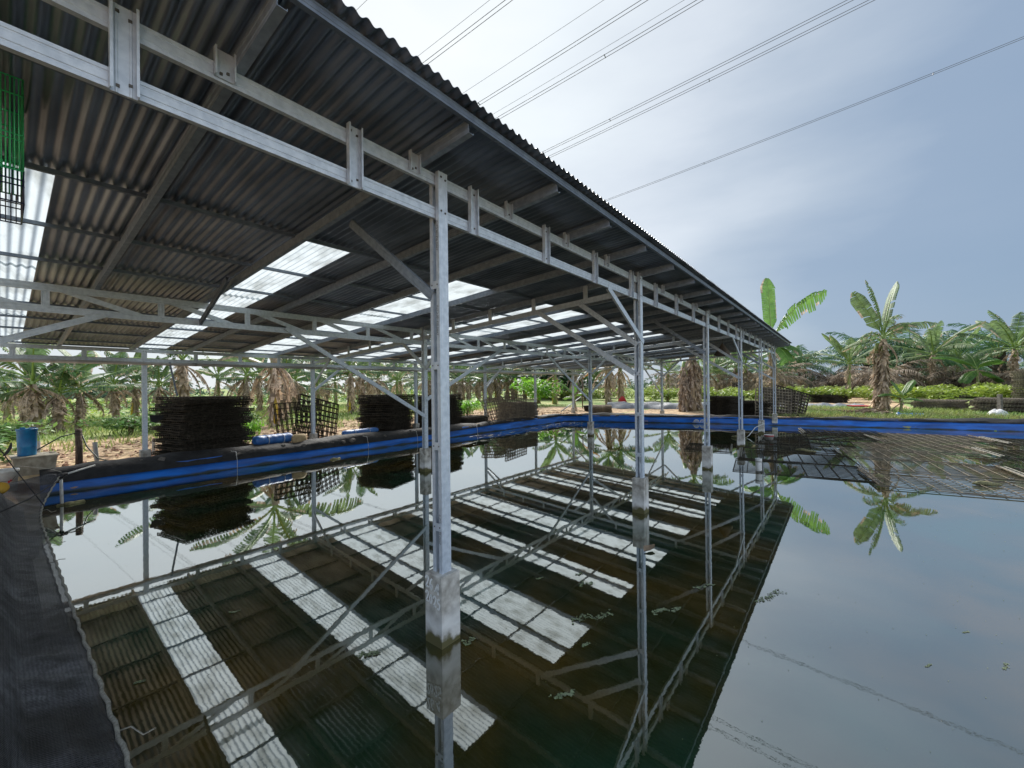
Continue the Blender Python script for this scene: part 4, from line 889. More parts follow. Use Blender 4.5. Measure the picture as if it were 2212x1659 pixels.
def stem_mesh(seed, h=.7):
    rnd = random.Random(seed); mb = MB()
    for k in range(4): mb.tube([(rnd.uniform(-.08,.08), rnd.uniform(-.08,.08), -.1), (rnd.uniform(-.2,.2), rnd.uniform(-.2,.2), h)], .025, 5)
    return mb.mesh('bush_stems', ['stem'])
BM = {'lime': [bush_mesh(1, 900, .09, 'lime', 9)], 'cassava': [bush_mesh(2, 1100, .085, 'cassava', 8), bush_mesh(3, 1000, .085, 'cassava', 7)], 'bushgreen': [bush_mesh(4, 1000, .08, 'bushgreen', 8), bush_mesh(5, 900, .09, 'bushgreen', 7)], 'darkleaf': [bush_mesh(6, 1800, .09, 'darkleaf', 9)]}
SM_ = stem_mesh(1)
def put_bush(kind, x, y, s_, lb, z=.2, gp='bushes around the pond', k=0):
    e_ = empty('bush', (x, y, z), (0, 0, rng.uniform(0, 6)), lb, 'bush', gp); e_.scale = s_ if hasattr(s_, '__len__') else (s_,)*3
    for nm, me in (('foliage', BM[kind][k % len(BM[kind])]), ('stems', SM_)):
        o = bpy.data.objects.new(nm, me); col.objects.link(o); o.parent = e_
put_bush('lime', 14.01, 13.78, (1.15, 1.15, 1.0), 'round lime green bush between the low stack and the nearest post')
put_bush('lime', 26.46, 17.73, (2.5, 2.5, 2.0), 'feathery lime green tree behind the fifth back post', .55)
put_bush('lime', 2.75, 11.9, (.45, .45, .75), 'small leafy sapling at the right end of the tall black stack')
put_bush('darkleaf', 40, 23.8, (4.2, 4.2, 4.2), 'dark round tree behind the sixth back post')
put_bush('darkleaf', 44, 25.5, (3.6, 3.6, 3.4), 'dark round tree farther left of the sixth back post')
put_bush('lime', 48.5, .2, (1.1, 1.1, 1.0), 'lime green bush behind the small far stack, left')
put_bush('lime', 48.8, -.9, (1.3, 1.3, 1.1), 'lime green bush behind the small far stack, right')
put_bush('bushgreen', 56, -5.6, (1.8, 1.8, 1.5), 'green bush at the foot of the banana plant left of the tall shaggy one')
put_bush('bushgreen', 1.0, 19.0, (1.3, 1.3, .8), 'low green bush left of the first back post')
put_bush('bushgreen', 2.4, 19.8, (1.6, 1.6, .9), 'low green bush behind the first back post', k=1)
put_bush('bushgreen', -2.4, 16.0, (1.3, 1.3, .9), 'dark green bush at the left edge beside the blue bucket')
put_bush('bushgreen', -2.9, 13.6, (1.0, 1.0, .7), 'small green bush at the far left edge', k=1)
put_bush('bushgreen', 5.1, 19.0, (.8, .8, .7), 'leafy bush left of the tall pink-brown banana stem', k=1)
for i in range(30):
    a_ = i/29; x = 36+a_*10+rng.uniform(-1.5, 1.5)+(8 if i % 2 else 0); y = 22-a_*40+rng.uniform(-.5, .5)
    if i % 3 == 0 and y < 0: pass
    put_bush('cassava', x, y, (1.9, 1.9, rng.uniform(1.2, 1.6)), 'bright yellow-green cassava bush in the hedge beyond the right bank', gp='cassava bushes beyond the right bank', k=i)
for i in range(14):
    x = 62+rng.uniform(-3, 3); y = -4-i*1.9
    put_bush('cassava', x, y, (2.2, 2.2, rng.uniform(1.4, 1.9)), 'bright yellow-green cassava bush behind the right-hand stacks', gp='cassava bushes behind the right-hand stacks', k=i)
# low field growth on the left and the far wood: masses nobody could count
rnd = random.Random(3); mb = MB()
for i in range(330):
    x = rng.uniform(-6, 60); y = rng.uniform(24, 75)
    if y < 34 and rnd.random() < .6: continue
    s_ = rnd.uniform(.6, 1.5)*(1+(y-24)/60); cloud(mb, (x, y, .2), (s_*1.3, s_*1.3, s_*.42), 110, .11*(1+(y-20)/35), rnd, rnd.choice((0, 0, 1)), 4)
o = mb.build('field_growth', ['bushgreen', 'cassava']); tag(o, 'low tangle of green shrubs covering the field behind the banana grove', 'undergrowth', kind='stuff')
mb = MB()
for i in range(150):
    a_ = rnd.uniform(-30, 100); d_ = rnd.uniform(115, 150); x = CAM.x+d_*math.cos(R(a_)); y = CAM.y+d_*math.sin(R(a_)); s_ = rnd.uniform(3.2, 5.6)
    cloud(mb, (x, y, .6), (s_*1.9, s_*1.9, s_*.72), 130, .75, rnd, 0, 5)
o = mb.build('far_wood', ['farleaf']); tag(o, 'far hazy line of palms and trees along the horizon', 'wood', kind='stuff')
# grass, straw clods, litter
def blades(name, spots, m_, lb, h0, h1, w_):
    mb = MB()
    for x, y in spots:
        z = groundz(x, y)-.01; a_ = rnd.uniform(0, 6.28); h_ = rnd.uniform(h0, h1); lx_ = rnd.gauss(0, .35)*h_; ly_ = rnd.gauss(0, .35)*h_; dx, dy = math.cos(a_)*w_, math.sin(a_)*w_
        mb.face([(x-dx, y-dy, z), (x+dx, y+dy, z), (x+lx_*.5+dx*.7, y+ly_*.5+dy*.7, z+h_*.65), (x+lx_*.5-dx*.7, y+ly_*.5-dy*.7, z+h_*.65)], 0)
        mb.face([(x+lx_*.5-dx*.7, y+ly_*.5-dy*.7, z+h_*.65), (x+lx_*.5+dx*.7, y+ly_*.5+dy*.7, z+h_*.65), (x+lx_*1.3, y+ly_*1.3, z+h_)], 0)
    o = mb.build(name, [m_]); tag(o, lb, 'grass', kind='stuff')
sp = []
while len(sp) < 15000:
    y = rnd.uniform(-13, 0.5); x = rnd.uniform(21, 31); d_ = sdist((x, y), POND)
    if d_ > .75 and nse(x*.8, y*.8)+.35 > 0 and math.hypot(x-25.6, y+3.4) > 1.1: sp.append((x, y))
blades('bank_grass', sp, 'grass', 'green grass and creeping weeds on the right bank', .12, .34, .018)
sp = []
while len(sp) < 16000:
    x = rnd.uniform(-5, 26); y = 12.2+rnd.random()**.8*22
    if nse(x*.35, y*.35, 5)+min(1, (y-15)/6) > .1: sp.append((x, y))
blades('field_grass', sp, 'grass', 'rough green and straw coloured grass between the left bank and the banana grove', .10, .30, .022)
mb = MB()
for i in range(7000):
    x = rnd.uniform(-4.5, 22); y = 10.25+rnd.random()*6.5; z = groundz(x, y)+.01; a_ = rnd.uniform(0, 6.28); l_ = rnd.uniform(.05, .16); dx, dy = math.cos(a_)*l_, math.sin(a_)*l_; wx, wy = -dy*.13, dx*.13
    mb.face([(x-dx, y-dy, z), (x+wx, y+wy, z+rnd.uniform(0, .03)), (x+dx, y+dy, z+rnd.uniform(0, .04)), (x-wx, y-wy, z+.005)], rnd.choice((0, 0, 1)))
o = mb.build('straw_litter', ['straw', 'litter']); tag(o, 'straw and dry leaf bits scattered over the left bank soil', 'litter', kind='stuff')
mb = MB()
for i in range(900):
    x = 25.6+rnd.gauss(0, .55); y = -3.5+rnd.gauss(0, .8); z = .25+max(0, .35-.3*math.hypot(x-25.7, y+3.5))*rnd.random(); a_ = rnd.uniform(0, 6.28); l_ = rnd.uniform(.1, .35); dx, dy = math.cos(a_)*l_, math.sin(a_)*l_; wx, wy = -dy*.16, dx*.16
    mb.face([(x-dx, y-dy, z), (x+wx, y+wy, z+rnd.uniform(0, .1)), (x+dx, y+dy, z+rnd.uniform(0, .08)), (x-wx, y-wy, z+.01)], 0)
o = mb.build('dead_leaf_heap', ['litter']); tag(o, 'heap of pale dead banana leaves at the foot of the tall shaggy plant', 'leaf heap', kind='stuff')
# soil clods
mb = MB()
for i in range(1500):
    x = rnd.uniform(-4.5, 20); y = 10.3+rnd.random()*5.5; s_ = rnd.uniform(.02, .075); z = groundz(x, y)
    mb.box((x, y, z+s_*.3), (s_*1.6, s_, s_*.8), 0, rnd.uniform(0, 3), .6)
MT['clod'] = mat('soil_clod', (.42,.25,.17), .95, 0, (.25,.145,.10), 8, island=.3)
o = mb.build('soil_clods', ['clod']); tag(o, 'reddish clods of dug soil on the left bank', 'soil', kind='stuff')

# ------------------------------------------------------------------ things by the left bank
# trough
t_ = empty('trough', (-1.75, 9.75, .2), (0, 0, R(2)), 'tapered beige trough with a flat lid carrying the blue bucket', 'trough'); t_.scale = (.68, 1, 1)
mb = MB(); mb.hexa([(-.33,-.24,0),(.33,-.24,0),(.33,.24,0),(-.33,.24,0),(-.41,-.3,.5),(.41,-.3,.5),(.41,.3,.5),(-.41,.3,.5)]); mb.build('body', 'trough', t_)
mb = MB(); mb.box((0, 0, .512), (.88, .66, .022)); mb.box((.36, .1, .53), (.12, .05, .02)); mb.build('lid', 'trough', t_)
# blue bucket
t_ = empty('blue_bucket', (-1.84, 9.72, .724), (0, 0, 0), 'tall blue plastic bucket standing on the beige trough', 'bucket'); t_.scale = (.68, .68, 1.0)
mb = MB(); mb.lathe([(0, 0), (.175, 0), (.18, .02), (.183, .16), (.187, .165), (.187, .175), (.185, .18), (.195, .46), (.205, .465), (.205, .5), (.195, .502), (.19, .4), (.17, .02), (0, .015)], 32); mb.build('body', 'bluep', t_)
mb = MB(); mb.lathe([(0, .512), (.212, .508), (.214, .485), (.206, .483)], 32); mb.box((-.08, -.05, .525), (.1, .05, .03)); mb.box((.1, 0, .52), (.14, .05, .02)); mb.build('lid', 'bluep', t_)
mb = MB(); mb.tube([(.2, .0, .45), (.235, -.04, .3), (.22, -.06, .12)], .006, 5); mb.build('handle', 'pvcw', t_)
o = MB(); o.grid([[(-2.04, 9.6, 1.0), (-2.02, 9.58, 1.0)], [(-2.07, 9.6, .9), (-2.02, 9.57, .9)], [(-2.12, 9.6, .8), (-2.07, 9.56, .8)], [(-2.14, 9.58, .76), (-2.12, 9.56, .76)]]); o = o.build('black_strap', 'cord'); tag(o, 'black strap dangling beside the blue bucket', 'strap')
# white paint pail
t_ = empty('white_pail', (-2.12, 8.72, .24), (0, 0, 0), 'white plastic pail with worn red print behind the shade net', 'pail'); t_.scale = (.85, .85, 1)
mb = MB(); mb.lathe([(0, 0), (.165, 0), (.19, .33), (.205, .335), (.205, .36), (.2, .38), (.192, .38), (.16, .02), (0, .02)], 28); mb.build('body', 'white', t_)
mb = MB(); mb.box((.06, -.183, .18), (.03, .012, .035)); mb.box((.085, -.176, .2), (.02, .012, .03)); mb.build('print_mark', 'red', t_)
mb = MB(); mb.tube([(-.2, 0, .33), (-.1, -.2, .2), (.1, -.2, .2), (.2, 0, .33)], .004, 5); mb.build('handle', 'cord', t_)
# yellow lid glimpsed
mb = MB(); mb.lathe([(0, .03), (.09, .03), (.1, .0), (.09, -.01)], 20); o = mb.build('yellow_lid', 'yellow', None, (-2.16, 7.75, .45), (R(60), 0, R(-20))); tag(o, 'small yellow-brown lid at the left edge above the shade net', 'lid')
# wooden stake
t_ = empty('wooden_stake', (-1.11, 10.30, .2), (0, 0, 0), 'dark weathered wooden stake with wire round its top, beside the beige trough', 'stake')
mb = MB(); mb.tube([(0, 0, -.1), (.005, 0, .5), (-.004, 0, .93)], [.062, .058, .055], 9); mb.build('stake', 'wood', t_)
mb = MB()
for k in range(3): mb.lathe([(.058, .8+k*.04), (.063, .803+k*.04), (.063, .812+k*.04), (.058, .815+k*.04)], 14)
mb.build('binding_wire', 'cord', t_)
mb = MB(); mb.tube([(-1.75, 9.9, .76), (-1.6, 10.0, .86), (-1.38, 10.15, 1.0), (-1.18, 10.28, 1.04), (-1.06, 10.32, 1.0), (-1.0, 10.2, .75), (-.86, 9.95, .5), (-.6, 9.62, .40), (-.2, 9.5, .42)], .013, 7); o = mb.build('hose', 'hose'); tag(o, 'dark green hose looping over the wooden stake to the pond edge', 'hose')
def pipe(x, y, h, lean_, lb, r_=.032):
    mb = MB(); mb.tube([(0, 0, -.05), (lean_, 0, h)], r_, 14, 0, False); mb.tube([(0, 0, -.05), (lean_, 0, h)], r_*.85, 14, 0, False); mb.lathe([(r_*.85, h), (r_, h)], 14, 0, (lean_, 0, 0)); o = mb.build('grey_pipe', 'pvc', None, (x, y, .2)); tag(o, lb, 'pipe', 'upright pipes on the left bank'); return o
pipe(-.80, 10.5, .6, -.05, 'upright grey pvc pipe right of the wooden stake', .04)
pipe(-1.60, 12.9, .52, .01, 'upright grey pvc pipe behind the beige trough', .045)
pipe(.36, 11.7, .42, .0, 'short grey pipe behind the first back post')
# pvc corner pole
t_ = empty('pvc_frame', (-1.49, 8.0, 0), (0, 0, 0), 'white pvc pole with a rail at the left pond corner holding the shade net', 'pvc frame')
mb = MB(); mb.tube([(0, 0, -.4), (-.02, 0, .47)], .022, 12); mb.build('pole', 'pvcw', t_)
mb = MB(); mb.tube([(-.02, 0, .50), (.46, .72, .52)], .016, 12); mb.build('rail', 'pvcw', t_)
mb = MB(); mb.tube([(-.02, 0, .45), (-.02, 0, .53)], .034, 12); mb.tube([(-.05, 0, .50), (.05, .06, .515)], .03, 10); mb.build('elbow', 'net2', t_)
mb = MB()
pp = [Vector((-1.51, 8.0, .44)), Vector((-1.9, 6.6, .42)), Vector((-2.2, 5.4, .5))]; mb.tube(pp, .008, 5)
o = mb.build('tie_cord', 'cord'); tag(o, 'black cord stretched from the pvc pole over the shade net', 'cord')
mb = MB(); mb.tube([(-1.74, 7.1, .2), (-2.02, 7.6, .75), (-2.3, 8.2, 1.35)], .007, 5); o = mb.build('guy_cord', 'cord'); tag(o, 'black cord rising steeply from the hem of the shade net past the pail', 'cord')
mb = MB(); mb.tube([(-1.95, 9.2, .60), (-1.6, 8.6, .56), (-1.5, 8.0, .56)], .004, 5); o = mb.build('thin_string', 'rope'); tag(o, 'thin pale string from the trough to the pvc pole', 'string')
mb = MB(); mb.lathe([(0, -.02), (.06, -.015), (.075, .01), (.06, .035), (0, .04)], 12); mb.box((.12, .02, .01), (.16, .07, .05), 0, .2, .8); mb.box((-.1, .0, .0), (.1, .07, .05), 0, -.2, .8)
o = mb.build('foam_float', 'foam', None, (-1.42, 7.95, 0)); tag(o, 'mossy foam float around the foot of the white pvc pole', 'float')
mb = MB(); mb.tube([(-.14, 0, 0), (-.05, 0, .01), (.05, 0, .0), (.14, .02, 0)], [.03, .045, .03, .035], 8); o = mb.build('foam_float', 'foam', None, (3.55, 8.35, .0)); tag(o, 'mossy foam float beneath the blue band below the beige sack', 'float')
# tarp rolls and sacks
def roll(loc, ln_, r_, rz, lb, name='tarp_roll'):
    t_ = empty(name, loc, (0, 0, rz), lb, 'tarp roll'); mb = MB(); K = 22; rows = []
    for i in range(K+1):
        f_ = i/K; rr = r_*(1+.10*nse(f_*7, 3, rz)+.05*nse(f_*20, 1))*(.55 if i in (0,) else 1)*(.8 if i == K else 1); row = []
        for k in range(19):
            g_ = 2*math.pi*k/18; row.append((ln_*(f_-.5), rr*math.cos(g_)*(1.15), r_*.9+rr*math.sin(g_)*(.85+.06*nse(k, f_*5))))
        rows.append(row)
    mb.grid(rows); 
    mb.face([Vector(p_) for p_ in rows[0][:-1]]); mb.face([Vector(p_) for p_ in reversed(rows[-1][:-1])]); mb.build('roll', 'tarpblue', t_)
    mb = MB()
    for f_ in (-.2, .22):
        mb.tube([(ln_*f_, r_*1.19*math.cos(g_*.3491), r_*.9+r_*.93*math.sin(g_*.3491)) for g_ in range(19)], .007, 5)
    mb.build('tie_rope', 'pvcw', t_); return t_
roll((2.55, 9.82, .40), 1.0, .16, R(8), 'rolled blue tarp tied with rope lying right of the tall black stack')
roll((5.2, 9.85, .40), 1.3, .11, R(6), 'thinner blue tarp bundle lying left of the second tall stack')
mb = MB(); mb.lathe([(0, 0), (.17, .0), (.2, .06), (.2, .2), (.15, .27), (0, .29)], 20); o = mb.build('beige_sack', 'jug', None, (3.2, 9.72, .38), (0, 0, .4)); tag(o, 'rounded beige sack at the end of the blue tarp roll', 'sack'); o.scale = (1.15, .8, .9)
# strings hanging over the blue band
for x, lb in ((1.45, 'white string hanging over the blue band below the tall black stack'), (5.0, 'white string hanging over the blue band below the thin tarp bundle'), (6.9, 'white string hanging over the blue band below the second tall stack'), (9.9, 'white string hanging over the blue band right of the nearest post'), (17.05, 'white string hanging at the back corner of the blue band')):
    mb = MB(); yy = 9.12 if x < 16 else 8.6; mb.tube([(x-.06, yy+.16, .42), (x, yy+.02, .41), (x+.005, yy-.04, .2), (x, yy-.06, -.05)], .005 if x < 8 else .008, 5); o = mb.build('hanging_string', 'pvcw'); tag(o, lb, 'string', 'strings over the pond liner')

# ------------------------------------------------------------------ things around the far and right banks
t_ = empty('red_basin', (28.6, 11.3, .25), (0, 0, .4), 'red plastic basin tipped on its side left of the pair of shaggy trunks', 'basin')
mb = MB(); mb.lathe([(0, 0), (.32, 0), (.4, .3), (.43, .3), (.42, .32), (.38, .3), (.3, .03), (0, .03)], 24); mb.build('body', 'red', t_); mb = MB(); mb.tube([(.43, -.1, .3), (.5, 0, .32), (.43, .1, .3)], .015, 6); mb.build('handle', 'red', t_); t_.rotation_euler = (R(70), 0, .9); t_.location.z = .5
t_ = empty('black_basin', (22.0, 10.4, .25), (0, 0, .4), 'black round basin beside the low tray stack at the back corner', 'basin')
mb = MB(); mb.lathe([(0, 0), (.42, 0), (.5, .3), (.53, .3), (.52, .33), (.48, .3), (.4, .03), (0, .03)], 24); mb.build('body', 'net2', t_); mb = MB(); mb.tube([(.53, -.1, .3), (.6, 0, .32), (.53, .1, .3)], .015, 6); mb.build('handle', 'net2', t_)
o = MB(); o.tube([(19.3, 11.0, .32), (24.6, 12.6, 1.05)], .035, 8); o = o.build('slanted_pole', 'pvc'); tag(o, 'grey pole slanting up from the back corner of the pond', 'pole')
o = MB(); o.tube([(24.3, 12.3, .2), (24.3, 12.3, 2.6)], .04, 7); o = o.build('thin_post', 'wood'); tag(o, 'thin brown wooden post behind the back corner', 'post')
o = MB(); o.tube([(25.1, 12.0, .2), (25.1, 12.05, .95)], [.12, .10], 8); o = o.build('tree_stump', 'wood'); tag(o, 'short brown stump by the black basin', 'stump')
mb = MB(); blade(mb, (24.2, 12.2, 2.35), azr(0), R(50), 1.5, .4, R(30), 0, 0, 0, random.Random(2), tear=.3); o = mb.build('orange_leaf', 'orange'); tag(o, 'withered orange banana leaf hanging by the thin brown post', 'leaf')
def tarp(name, P0, P1, w_, h_, m_, lb, seed=0):
    mb = MB(); K = 40; rows = []; a, b = Vector(P0), Vector(P1); t_ = (b-a).normalized(); n_ = Vector((-t_.y, t_.x, 0))
    for j in range(9):
        f_ = j/8-.5; rows.append([a.lerp(b, i/K)+n_*(f_*w_+.1*nse(i*.3, j, seed))+Vector((0, 0, max(.0, h_*(1-(2*f_)**2)*(1+.5*nse(i*.25, j*.6, seed+2))+.05*nse(i*.9, j*1.3, seed)))) for i in range(K+1)])
    mb.grid(rows); o = mb.build(name, m_); tag(o, lb, 'sheet'); return o
tarp('grey_sheet', (25.8, 11.0, .22), (28.3, 2.0, .22), 1.6, .40, 'liner_grey', 'long crumpled grey plastic sheet on the ground behind the back corner')
tarp('grey_sheet', (33, 1.2, .22), (33, -3.5, .22), 1.6, .26, 'liner_grey', 'long dark grey sheet on the ground left of the tall shaggy banana plant', 5)
mb = MB(); mb.box((27.2, -1.6, .30), (.9, 3.2, .10), 0, R(-5)); mb.box((27.1, -1.5, .37), (.6, 2.6, .04), 0, R(-3)); o = mb.build('plank_pile', 'wood'); tag(o, 'low pile of brown planks in front of the dark grey sheet', 'planks')
t_ = empty('red_tray', (28.0, -3.1, .55), (0, 0, .5), 'flat red tray lying beside the foot of the tall shaggy banana plant', 'tray')
mb = MB(); mb.hexa([(-.25,-.4,0),(.25,-.4,0),(.25,.4,0),(-.25,.4,0),(-.3,-.45,.07),(.3,-.45,.07),(.3,.45,.07),(-.3,.45,.07)]); mb.build('body', 'red', t_)
tarp('blue_cloth', (24.9, -4.35, .25), (25.0, -5.35, .25), .7, .16, 'tarpblue', 'crumpled light blue tarp lying on the grass of the right bank', 9)
rows = []
mb = MB()
for k in range(3): mb.lathe([(.0, .0), (.2, .0), (.27, .1), (.2, .24), (.06, .32), (0, .33)], 14, 0, ((0, .22, -.2)[k], (0, .12, .15)[k], (0, -.03, -.04)[k]))
for i, v_ in enumerate(mb.v): mb.v[i] = (v_[0]*(1+.25*nse(v_[0]*6, v_[1]*6, v_[2]*6)), v_[1]*(1+.25*nse(v_[0]*7, v_[1]*5, 3)), v_[2]*(1+.3*nse(v_[0]*5, v_[1]*5, 9)))
o = mb.build('white_sack', 'sack', None, (26.6, -8.05, .27)); tag(o, 'crumpled white sack at the foot of the right-hand stake', 'sack')
mb = MB(); mb.box((0, 0, .55), (.22, .08, 1.1), 0, 0, .95); o = mb.build('grey_stake', 'brick', None, (26.9, -8.1, .2), (0, 0, .4)); tag(o, 'flat grey stake standing in front of the wide stack at the right', 'stake')
# on the water
def wcup(name, loc, r_, h_, m_, lb, rot=(0,0,0)):
    t_ = empty(name, loc, rot, lb, 'pot'); mb = MB(); mb.lathe([(0, -.1), (r_*.8, -.1), (r_, h_), (r_*1.08, h_), (r_*1.08, h_+.02), (r_*.9, h_+.02), (r_*.75, 0), (0, 0)], 20); mb.build('body', m_, t_)
    mb = MB(); mb.lathe([(r_*1.0, h_-.035), (r_*1.1, h_-.03), (r_*1.1, h_-.015), (r_*1.0, h_-.01)], 20); mb.build('rim_band', 'red' if 'pink' in lb else 'pvc', t_)
wcup('floating_pot', (14.3, -.45, .0), .14, .16, 'white', 'small white and pink pot floating left of the trays')
mb = MB(); mb.tube([(0, 0, -.3), (0, 0, .26)], .062, 18); mb.tube([(0, 0, .2), (0, 0, .275)], .068, 18); o = mb.build('white_pipe_end', 'pvcw', None, (8.40, -.96, 0)); tag(o, 'thick white pipe end sticking out of the water before the trays', 'pipe')
mb = MB(); mb.tube([(15.9, -.12, .42), (15.3, .1, .3), (14.7, .2, .08), (14.5, .25, .02)], .012, 6); o = mb.build('overflow_tube', 'pvcw'); tag(o, 'thin white tube running from the fifth footing into the water', 'tube')
for i, (x, y, s_, lb) in enumerate([(14.2, .45, .5, 'pale foam scrap floating left of the fifth footing'), (12.0, -1.6, .5, 'yellowish foam scrap lying on the floating trays'), (9.0, -3.0, .16, 'small yellow scrap at the near edge of the floating trays'), (9.3, -4.5, .4, 'yellow foam scrap at the right edge on the trays')]):
    mb = MB(); mb.tube([(-.5, 0, .02), (-.2, .05, .05), (.1, -.03, .04), (.5, .03, .02)], [.04, .10, .08, .04], 7); o = mb.build('foam_scrap', 'foam', None, (x, y, .02), (0, 0, rng.uniform(-1.9, -1.2))); o.scale = (s_, s_, .5); tag(o, lb, 'foam scrap')
mb = MB(); mb.grid([[(-.09, 0, .03), (-.03, .05, .05), (.05, .045, .04), (.1, .0, .06)], [(-.09, -.005, .01), (-.03, -.01, .01), (.05, -.01, .015), (.1, -.005, .05)], [(-.085, -.01, .02), (-.03, -.05, .03), (.05, -.04, .04), (.1, -.01, .06)]])
o = mb.build('floating_leaf', 'litter', None, (2.62, -.64, 0), (0, 0, R(-20))); tag(o, 'curled brown leaf floating on the dark water before the second footing', 'leaf')
# pondweed clusters
def weed(x, y, rx_, ry_, n_, lb, rz=0):
    mb = MB(); rr = random.Random(int(x*97+y*31)); px_, py_ = -rx_, rr.uniform(-ry_, ry_)*.3
    for i in range(n_):
        px_ += 2*rx_/n_; py_ = max(-ry_, min(ry_, py_+rr.gauss(0, ry_*.35)))
        for k in range(3):
            a = px_+rr.gauss(0, rx_*.1); b = py_+rr.gauss(0, ry_*.3); r_ = rr.uniform(.004, .011); e_ = rr.uniform(.5, 1.6); g0 = rr.uniform(0, 3)
            mb.face([(a+r_*math.cos(g0+g_*1.257)*(e_ if g_ % 2 else 1), b+r_*math.sin(g0+g_*1.257), .004+.003*rr.random()) for g_ in range(5)], 0)
    o = mb.build('pondweed', 'weed', None, (x, y, 0), (0, 0, rz)); o.scale = ((.5,)*3 if 'right' in lb and ('open' in lb or 'lower' in lb) else (1,)*3); tag(o, lb, 'pondweed', 'pondweed clusters on the water')
WD = [((0.1, -0.17), 0.048, 0.04, 14, 'beside the nearest footing'), ((0.98, -0.75), 0.176, 0.056, 40, 'as a hooked trail below the second footing'), ((1.45, -0.45), 0.08, 0.048, 22, 'on the fourth skylight reflection'), ((-0.45, 0.32), 0.072, 0.04, 22, 'on the second skylight reflection left of the nearest footing'), ((0.08, -1.03), 0.08, 0.024, 18, 'on brown water far below the second footing'), ((1.45, -1.23), 0.132, 0.028, 36, 'right of the floating brown leaf'), ((-0.87, 1.75), 0.04, 0.016, 8, 'on the dark strip between the two left skylight reflections'), ((-1.57, 1.25), 0.028, 0.01, 8, 'near the shade net on dark water'), ((0.6, -0.91), 0.04, 0.016, 8, 'right of the wide skylight reflection'), ((2.25, -1.89), 0.193, 0.044, 34, 'at the reflected roof edge on the right'), ((2.1, -1.35), 0.11, 0.033, 16, 'beyond the second footing on dark water'), ((2.56, -3.16), 0.066, 0.017, 14, 'on open water at the right'), ((2.16, -3.28), 0.11, 0.022, 18, 'at the right edge of the open water'), ((1.85, -2.88), 0.066, 0.022, 16, 'on grey open water at the lower right'), ((1.6, -0.28), 0.04, 0.024, 8, 'small tuft between skylight reflections'), ((1.27, -0.02), 0.04, 0.016, 8, 'on dark water left of the fourth skylight reflection')]
for (q, a, b, n_, lb) in WD: weed(q[0], q[1], a, b, n_, 'cluster of pale floating pondweed '+lb, YAW-1.2)
mb = MB(); rr = random.Random(77)
for i in range(2600):
    x = rr.uniform(-1.6, 14); y = rr.uniform(-6, 8); r_ = rr.uniform(.0015, .004)*(1+.15*math.hypot(x+2, y+2)); g0 = rr.uniform(0, 3)
    mb.face([(x+r_*math.cos(g0+k*1.571), y+r_*.6*math.sin(g0+k*1.571), .003) for k in range(4)], 0)
for i in range(160): # drift lines by the back corner
    x = rr.uniform(9, 16.5); y = rr.uniform(6.2, 8.9); l_ = rr.uniform(.04, .25); mb.face([(x-l_, y, .004), (x, y-.02, .004), (x+l_, y, .004), (x, y+.02, .004)], 0)
o = mb.build('water_specks', ['weed']); tag(o, 'fine specks of duckweed and bubbles scattered on the water', 'duckweed', kind='stuff')

# hanging sack under roof
mb = MB(); mb.lathe([(0, 0), (.02, 0), (.05, -.06), (.2, -.3), (.26, -.42), (.2, -.45), (0, -.44)], 12); mb.tube([(0, 0, 0), (0, 0, .25)], .006, 5)
for i, v_ in enumerate(mb.v): mb.v[i] = (v_[0]*(1+.2*nse(v_[0]*9, v_[2]*6, 1)), v_[1]*(1+.2*nse(v_[1]*9, v_[2]*6, 4)), v_[2])
o = mb.build('hanging_sack', 'brownsack', None, (13.3, .75, 3.33)); tag(o, 'brown sack hanging under the roof near the fourth front post', 'sack')
mb = MB(); mb.grid([[(0, 0, 0), (.28, 0, -.02)], [(.02, .02, -.1), (.24, .03, -.12)], [(.02, 0, -.16), (.12, .02, -.2)]]); o = mb.build('black_scoop', 'net2', None, (.06, 10.42, 1.35)); tag(o, 'small black scoop hanging on the first back post', 'scoop')

# bird cage
t_ = empty('wire_cage', (-2.36, 1.19, 2.965), (0, 0, 0), 'green wire bird cage with navy base hanging under the roof at the left edge', 'cage')
W_, D_ = .30, .22
mb = MB()
for k in range(41):
    x = -W_+2*W_*k/40
    for y in (-D_, D_): mb.tube([(x, y, .17), (x, y, .66)], .003, 5)
for k in range(29):
    y = -D_+2*D_*k/28
    for x in (-W_, W_): mb.tube([(x, y, .17), (x, y, .66)], .003, 5)
for z in (.17, .33, .36, .57, .66):
    P_ = [(-W_, -D_, z), (W_, -D_, z), (W_, D_, z), (-W_, D_, z), (-W_, -D_, z)]
    for a, b in zip(P_[:-1], P_[1:]): mb.tube([a, b], .0045, 5)
for k in range(14): x = -W_+2*W_*k/14; mb.tube([(x, -D_, .66), (x, D_, .66)], .003, 4)
mb.tube([(-.1+.09*math.cos(g_*.35), -D_-.005, .3+.09*math.sin(g_*.35)) for g_ in range(19)], .004, 5)
mb.build('bars', 'cage', t_)
mb = MB()
for z in (0, .09, .12):
    P_ = [(-W_, -D_, z), (W_, -D_, z), (W_, D_, z), (-W_, D_, z), (-W_, -D_, z)]
    for a, b in zip(P_[:-1], P_[1:]): mb.tube([a, b], .004, 5)
for k in range(31):
    x = -W_+2*W_*k/30
    for y in (-D_, D_): mb.tube([(x, y, 0), (x, y, .17)], .0025, 5)
    mb.tube([(x, -D_, .09), (x, D_, .09)], .0025, 4)
for k in range(10):
    for x in (-W_, W_): y = -D_+2*D_*k/9; mb.tube([(x, y, 0), (x, y, .17)], .003, 5)
mb.build('base_bars', 'cageb', t_)
mb = MB(); mb.box((-.02, 0, .19), (.5, .4, .05)); mb.build('tray', 'cage', t_); mb = MB(); mb.box((-.02, 0, .235), (.47, .37, .03)); mb.build('tray_paper', 'white', t_)
